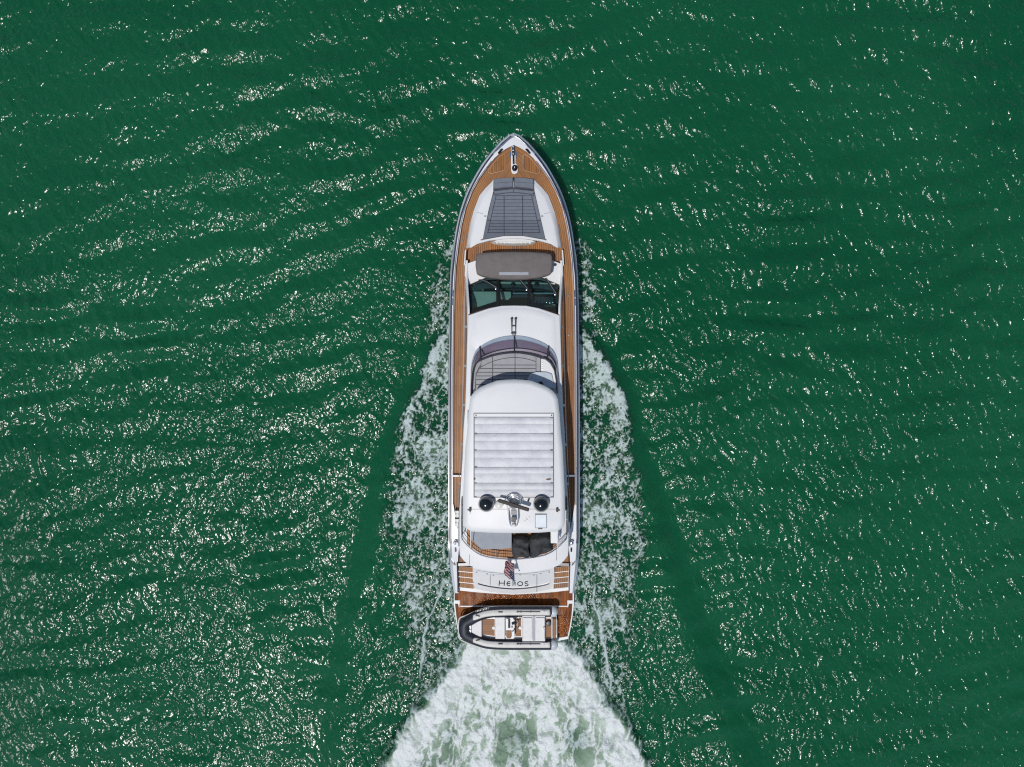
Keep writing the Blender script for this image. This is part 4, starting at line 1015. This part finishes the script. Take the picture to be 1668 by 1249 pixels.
# ================================================================ loose things on board
# pale cover on the low table
pc = MB().taper([Z5(u, v) for u, v in [(286, 500), (712, 505), (712, 678), (640, 688), (520, 690), (405, 695), (340, 630), (288, 585)]], zfly + .02, zfly + .5, .02).build('covered_lounge', M['palegrey'], None, smooth=30)
tag(pc, 'pale grey covered lounge on the left of the aft upper deck', 'lounge')
Z_ = zfly
def bundle(ppx, z0, z1, name, label, seed):
    poly = [P(a, b_, z0 + .3)[:2] for a, b_ in smoothline(ppx + [ppx[0]], 5)[:-1]]
    if area(poly) < 0: poly = poly[::-1]
    cx_ = sum(p[0] for p in poly) / len(poly); cy_ = sum(p[1] for p in poly) / len(poly)
    rings = []
    prof = [(1.02, 0), (1.03, .35), (1.0, .75), (.93, .92), (.8, 1.0), (.62, 1.02), (.42, 1.0), (.2, 1.03), (.05, 1.04)]
    for s_, f in prof:
        ring = []
        for x, y in poly:
            X_, Y_ = cx_ + (x - cx_) * s_, cy_ + (y - cy_) * s_
            w = .14 * float(perlin(np.array([X_ * 2.2]), np.array([Y_ * 2.2]), seed)[0]) + .10 * (1 - abs(float(perlin(np.array([X_ * 1.3 + Y_]), np.array([Y_ * 1.8 - X_ * .6]), seed + 1)[0])) * 3)
            ring.append((X_ + .03 * math.sin(7 * Y_ + seed), Y_ + .03 * math.sin(9 * X_ + seed), z0 + (z1 - z0) * f + w * min(1, f * 1.2)))
        rings.append(ring)
    o = MB().ringloft(rings, True, True, True).build(name, M['charcoal'], None, smooth=60)
    tag(o, label, 'covered chair', 'furniture under charcoal covers on the aft upper deck'); return o
bundle([Z5(u, v) for u, v in [(722, 590), (800, 592), (880, 600), (888, 660), (892, 740), (880, 782), (800, 786), (722, 784)]], Z_ + .01, Z_ + .62, 'covered_chair', 'charcoal covered chair next to the pale grey lounge', 5)
bundle([Z5(u, v) for u, v in [(900, 590), (945, 560), (1020, 552), (1095, 566), (1104, 640), (1122, 690), (1040, 745), (960, 770), (902, 778), (890, 680)]], Z_ + .01, Z_ + .72, 'covered_chair', 'charcoal covered chair beside the white cabinet on the right', 9)
# speaker-like black strap end hanging at the rail
# canisters on the left side deck
for k, (v0, v1, lab) in enumerate(((335, 415, 'white strapped canister on the left side deck, the one nearer the bow'), (420, 512, 'white strapped canister on the left side deck, the one nearer the stern'))):
    q0 = P(*Z5(157, v0), 3.0); q1 = P(*Z5(160, v1), 3.0); L_ = q0[1] - q1[1]; r = .165
    e = empty('canister', ((q0[0] + q1[0]) / 2, (q0[1] + q1[1]) / 2, zdeck(840)))
    zc_ = zdeck(840) + r + .02
    MB().tube([(q0[0], q0[1], zc_), (q0[0], q0[1] - .03, zc_), (q0[0], (q0[1] + q1[1]) / 2, zc_), (q1[0], q1[1] + .03, zc_), (q1[0], q1[1], zc_)], [r * .8, r, r * 1.03, r, r * .8], 18).build('shell', M['gel2'], e, smooth=40)
    MB().tube([(q0[0], (q0[1] + q1[1]) / 2 - .012, zc_), (q0[0], (q0[1] + q1[1]) / 2 + .012, zc_)], r * 1.06, 18).build('seam_band', M['grey'], e)
    MB().tube([(q0[0], q0[1] - .035, zc_), (q0[0], q0[1] + .005, zc_)], r * 1.06, 18).build('strap', M['black'], e)
    MB().box((q0[0], (q0[1] + q1[1]) / 2, zdeck(840) + .02), (.26, L_ * .9, .04)).build('cradle', M['dark'], e)
    tag(e, lab, 'canister', 'canisters lashed to the left side deck')

# ensign on its staff
fe = empty('ensign', P(836.5, 908, zfly + .05))
s0 = Vector(P(*Z5(728, 800), zfly + .25)); s1 = Vector(P(*Z5(738, 1078), zfly + 1.05))
MB().tube([tuple(s0), tuple(s1)], [.022, .015], 8).build('flagstaff', M['chrome'], fe, smooth=40)
MB().lathe(tuple(s1), [(.03, -.02), (.035, .01), (.01, .04)], 10).build('staff_cap', M['gel'], fe, smooth=40)
MB().lathe(tuple(s0.lerp(s1, .16)), [(.10, -.06), (.12, 0), (.10, .04), (.02, .05)], 14).build('staff_socket', M['gel'], fe, smooth=40)
m, nt, b = base_mat('ensign_cloth')
uvn = nt.nodes.new('ShaderNodeUVMap'); uvn.uv_map = 'UVMap'; sp = nt.nodes.new('ShaderNodeSeparateXYZ'); nt.links.new(uvn.outputs[0], sp.inputs[0])
stripe = mth(nt, 'LESS_THAN', mth(nt, 'FRACT', mth(nt, 'MULTIPLY', sp.outputs[1], 6.5)), .5)
col = mixc(nt, stripe, (.46, .40, .42), (.24, .010, .018))
can = mth(nt, 'MULTIPLY', mth(nt, 'LESS_THAN', sp.outputs[0], .42), mth(nt, 'LESS_THAN', sp.outputs[1], .54))
cb = nt.nodes.new('ShaderNodeCombineXYZ'); nt.links.new(mth(nt, 'FRACT', mth(nt, 'MULTIPLY', sp.outputs[0], 11)), cb.inputs[0]); nt.links.new(mth(nt, 'FRACT', mth(nt, 'MULTIPLY', sp.outputs[1], 9)), cb.inputs[1])
ds = nt.nodes.new('ShaderNodeVectorMath'); ds.operation = 'DISTANCE'; nt.links.new(cb.outputs[0], ds.inputs[0]); ds.inputs[1].default_value = (.5, .5, 0)
col = mixc(nt, can, col, mixc(nt, mth(nt, 'LESS_THAN', ds.outputs['Value'], .2), (.012, .018, .075), (.6, .6, .62)))
nt.links.new(col, b.inputs['Base Color']); b.inputs['Roughness'].default_value = .8
nu, nv = 22, 18; vs = []; uv = []
fly_edge = smoothline([(650, 1000), (622, 930), (628, 880), (660, 862), (705, 850)], 5)
for j in range(nv):
    t = j / (nv - 1)                     # 0 at the head of the hoist (staff tip) .. 1 at its foot
    hoist = s1.lerp(s0, .13 + .62 * t)
    fe_ = fly_edge[int(round(t * (len(fly_edge) - 1)))]
    end = Vector(P(*Z5(*fe_), zfly + .62 - .18 * t))
    for i in range(nu):
        f = i / (nu - 1); p = hoist.lerp(end, f)
        wv = math.sin(f * 13 + t * 5) * .085 * f ** .5 + math.sin(f * 6 - t * 9) * .07 * f
        p = p + Vector((.55 * wv, -.45 * wv, wv - .16 * f * (1 - f)))
        vs.append(tuple(p)); uv.append((f, t))
cloth = MB().add(vs, [(j * nu + i, j * nu + i + 1, (j + 1) * nu + i + 1, (j + 1) * nu + i) for j in range(nv - 1) for i in range(nu - 1)], uv).build('flag_cloth', m, fe, smooth=80)
tag(fe, 'red and white striped flag with blue corner on a staff above the stern', 'flag')

# ================================================================ tender lying across the swim platform
tender = empty('inflatable_tender', P(*Z6(650, 770), zp))
tag(tender, 'black and white inflatable tender lying across the swim platform', 'tender')
def TB(mb, name, mat, parent=None, **k): return mb.build(name, M[mat] if isinstance(mat, str) else mat, parent or tender, **k)
ztb = 1.12
cl_px = [(1108, 599), (900, 599), (700, 599), (560, 602), (450, 616), (360, 646), (290, 682), (238, 716), (230, 770), (238, 824), (290, 858), (360, 892), (450, 920), (560, 931), (700, 934), (900, 934), (1108, 934)]
rad = [.255] * 5 + [.262, .27, .285, .29, .285, .27, .262] + [.255] * 5
path = smoothline([(*P(*Z6(u, v), ztb), r_) for (u, v), r_ in zip(cl_px, rad)], 5)
TB(MB().tube([p[:3] for p in path], [p[3] for p in path], 20), 'buoyancy_tube', 'hyp', smooth=60)
# rubbing strake round the outside
out_px = [(1112, 546), (900, 547), (700, 547), (540, 550), (430, 566), (330, 602), (250, 638), (176, 672), (169, 770), (172, 866), (240, 910), (330, 944), (430, 968), (540, 981), (700, 985), (900, 986), (1112, 986)]
TB(MB().tube(smoothline([P(*Z6(u, v), ztb - .04) for u, v in out_px], 4), .035, 7), 'rubbing_strake', 'hyplight', smooth=60)
# pale panels along the top of each tube
for sgn in (-1, 1):
    pan = [(1096, 38), (1000, 38), (700, 38), (560, 37), (450, 36), (380, 35), (318, 34)]
    cen = [(1096, 164), (1000, 164), (700, 164), (560, 161), (450, 150), (380, 130), (322, 108)]
    rings = []
    for (u, w_), (_, c_) in zip(smoothline(pan, 3), smoothline(cen, 3)):
        r_ = .262; rng_ = []
        tang = .0
        base = P(*Z6(u, 766.5 + sgn * c_), ztb)
        for a_ in np.linspace(-20, 44, 7):
            a2 = math.radians(a_); rng_.append((base[0], base[1] + r_ * math.sin(a2), ztb + r_ * math.cos(a2) + .004))
        rings.append(rng_)
    pnl_ = TB(MB().ringloft(rings, False), 'tube_panel', 'hyplight', smooth=60, solid=.008)
    for (u, off) in ((365, 124), (595, 162)):
        b_ = P(*Z6(u, 766.5 + sgn * off), ztb + .275); TB(MB().box(b_, (.22, .05, .03), (.25 * sgn if u < 400 else 0)), 'grab_handle', 'black', pnl_, bevel=.01)
    TB(MB().tube([P(*Z6(u, 766.5 + sgn * 164), ztb + .29) for u in (758, 800, 900, 998)], .016, 6), 'lifeline', 'dark', pnl_, smooth=40)
    for u in (770, 800, 900): TB(MB().box(P(*Z6(u, 766.5 + sgn * 164), ztb + .28), (.07, .07, .03)), 'lifeline_patch', 'dark', pnl_, bevel=.01)
    TB(MB().box(P(*Z6(1040, 766.5 + sgn * 164), ztb + .27), (.26, .12, .02)), 'valve_plate', 'vinyl', pnl_, bevel=.008)
    TB(MB().box(P(*Z6(1042, 766.5 + sgn * 164), ztb + .285), (.10, .025, .012)), 'valve', 'black', pnl_)
    # pointed tube end
    e0 = P(*Z6(1120, 766.5 + sgn * 168), ztb)
    rings = [[(e0[0] + dx, e0[1] + r_ * math.cos(t), ztb + r_ * math.sin(t)) for t in np.linspace(0, 2 * math.pi, 19)[:-1]] for dx, r_ in ((-.02, .255), (.03, .27), (.12, .265), (.2, .22), (.27, .12), (.29, .03))]
    TB(MB().ringloft(rings, True, True, True), 'tube_end', simple('tube_cone_%d' % sgn, (.52, .56, .60), .35), smooth=50)
# rigid hull and liner
rings = []
for u, hw_, kz in ((262, 40, .95), (330, 90, .78), (420, 122, .66), (560, 135, .62), (800, 138, .60), (1165, 138, .60)):
    a_ = P(*Z6(u, 766.5 - hw_), .98); c_ = P(*Z6(u, 766.5 + hw_), .98); m_ = P(*Z6(u, 766.5), kz)
    rings.append([a_, (a_[0], (a_[1] * .6 + m_[1] * .4), kz + .06), (a_[0], m_[1], kz), (a_[0], (c_[1] * .6 + m_[1] * .4), kz + .06), c_])
hl = TB(MB().ringloft(rings, True, True, True), 'tender_hull', 'liner', smooth=40)
lin = [(276, 715), (300, 700), (410, 668), (540, 656), (640, 652), (820, 655), (1165, 660), (1172, 690), (1172, 850), (1165, 880), (820, 885), (640, 884), (540, 880), (410, 866), (300, 845), (276, 825)]
TB(MB().pprism([Z6(u, v) for u, v in lin], .95, .985), 'liner', 'liner', bevel=.01)
def tp(pts, z0, z1, name, mat, parent=None, **k): return TB(MB().pprism([Z6(u, v) for u, v in pts], z0, z1), name, mat, parent, **k)
tp([(412, 676), (536, 676), (536, 848), (412, 832)], .98, 1.0, 'floor_panel', 'teakt')
tp([(745, 670), (806, 670), (806, 852), (745, 852)], .98, 1.0, 'floor_panel', 'teakt')
tp([(1054, 672), (1112, 672), (1112, 868), (1054, 868)], .98, 1.0, 'floor_panel', 'teakt')
tp([(1128, 672), (1155, 672), (1160, 690), (1160, 855), (1155, 872), (1128, 872)], .98, 1.16, 'stern_step', 'teakt', bevel=.01)
bs = tp([(300, 712), (404, 680), (404, 866), (300, 830)], .98, 1.20, 'bow_cushion', 'vinyl', bevel=.03)
tp([(276, 728), (297, 718), (297, 828), (276, 818)], .98, 1.24, 'bow_locker', 'gel2', bevel=.02)
for v in (750, 790): TB(MB().box(P(*Z6(288, v), 1.27), (.07, .07, .05)), 'bow_ring', 'chrome', bs, bevel=.01)
mc = tp([(541, 658), (640, 656), (640, 882), (541, 880)], .98, 1.30, 'bench_seat', 'vinyl', bevel=.04)
for u in (563, 588, 612): tp([(u, 662), (u + 2, 662), (u + 2, 876), (u, 876)], 1.2, 1.303, 'seat_seam', 'hyplight', mc)
for (u, v) in ((525, 765), (796, 765)): TB(MB().lathe(P(*Z6(u, v), .99), [(.08, 0), (.08, .03), (.05, .04)], 14), 'table_socket', 'gel', tender, smooth=40)
cs_ = tp([(646, 662), (720, 662), (740, 690), (740, 870), (720, 880), (648, 880)], .98, 1.42, 'helm_console', 'gel', bevel=.03)
tp([(672, 680), (694, 680), (694, 768), (672, 768)], 1.40, 1.46, 'console_screen', 'gloss_black', cs_, bevel=.01)
tp([(652, 792), (708, 792), (710, 850), (698, 872), (664, 872), (652, 850)], 1.40, 1.435, 'console_step', 'teakt', cs_)
tp([(655, 655), (690, 655), (690, 676), (655, 676)], 1.40, 1.5, 'throttle', 'black', cs_, bevel=.02)
wc = Vector(P(*Z6(764, 717), 1.56))
sw = TB(MB().tube([tuple(wc + Vector((.10 * math.cos(t), .19 * math.sin(t), .14 * math.cos(t)))) for t in np.linspace(0, 2 * math.pi, 25)[:-1]], .02, 7, closed=True), 'steering_wheel', 'gloss_black', cs_, smooth=50)
TB(MB().tube([tuple(wc + Vector((-.02, 0, -.02))), P(*Z6(715, 720), 1.42)], [.05, .07], 10), 'steering_column', 'black', sw, smooth=40)
for t in (0.5, 2.6, 4.7): TB(MB().tube([tuple(wc), tuple(wc + Vector((.10 * math.cos(t), .19 * math.sin(t), .14 * math.cos(t))))], .014, 6), 'wheel_spoke', 'chrome', sw)
for (u, v) in ((712, 755), (722, 800), (735, 780)): TB(MB().box(P(*Z6(u, v), 1.44), (.06, .08, .05)), 'switch', 'black', cs_, bevel=.01)
tp([(724, 800), (734, 800), (734, 860), (724, 860)], 1.40, 1.47, 'console_rail', 'chrome', cs_)
ab = tp([(816, 642), (1050, 642), (1050, 904), (816, 904)], 1.02, 1.34, 'sun_bench', 'vinyl', bevel=.03)
tp([(822, 662), (918, 662), (918, 884), (822, 884)], 1.3, 1.40, 'bench_cushion', 'vinyl', ab, bevel=.03)
tp([(955, 662), (1046, 662), (1046, 884), (955, 884)], 1.3, 1.40, 'bench_cushion', 'vinyl', ab, bevel=.03)
tp([(922, 646), (948, 646), (948, 896), (922, 896)], 1.32, 1.36, 'bench_groove', simple('groove_grey', (.30, .32, .36), .5), ab)
for u in (845, 868, 892, 978, 1000, 1023): tp([(u, 668), (u + 1.6, 668), (u + 1.6, 878), (u, 878)], 1.36, 1.403, 'seat_seam', 'hyplight', ab)
tp([(1114, 668), (1124, 668), (1124, 875), (1114, 875)], .98, 1.2, 'transom_bar', 'gel', bevel=.01)
TB(MB().lathe(P(*Z6(1083, 712), 1.0), [(.14, 0), (.14, .10), (.11, .14), (.02, .15)], 18), 'fuel_cap', 'dark', smooth=40)
TB(MB().box(P(*Z6(1040, 768), 1.42), (.10, .14, .08), .4), 'tow_eye', 'chrome', ab, bevel=.02)
# registration lettering and maker's strip on the upper tube, too small to read: pale dashes
rg = np.random.default_rng(2)
for k in range(9):
    u = 345 + k * 15.5; v = 597 - (u - 345) * .23 - (.0 if u < 430 else 2)
    TB(MB().box(P(*Z6(u, v), ztb + .13), (.045 if k % 4 else .02, .06, .014), .2), 'registration_mark', 'hyplight')
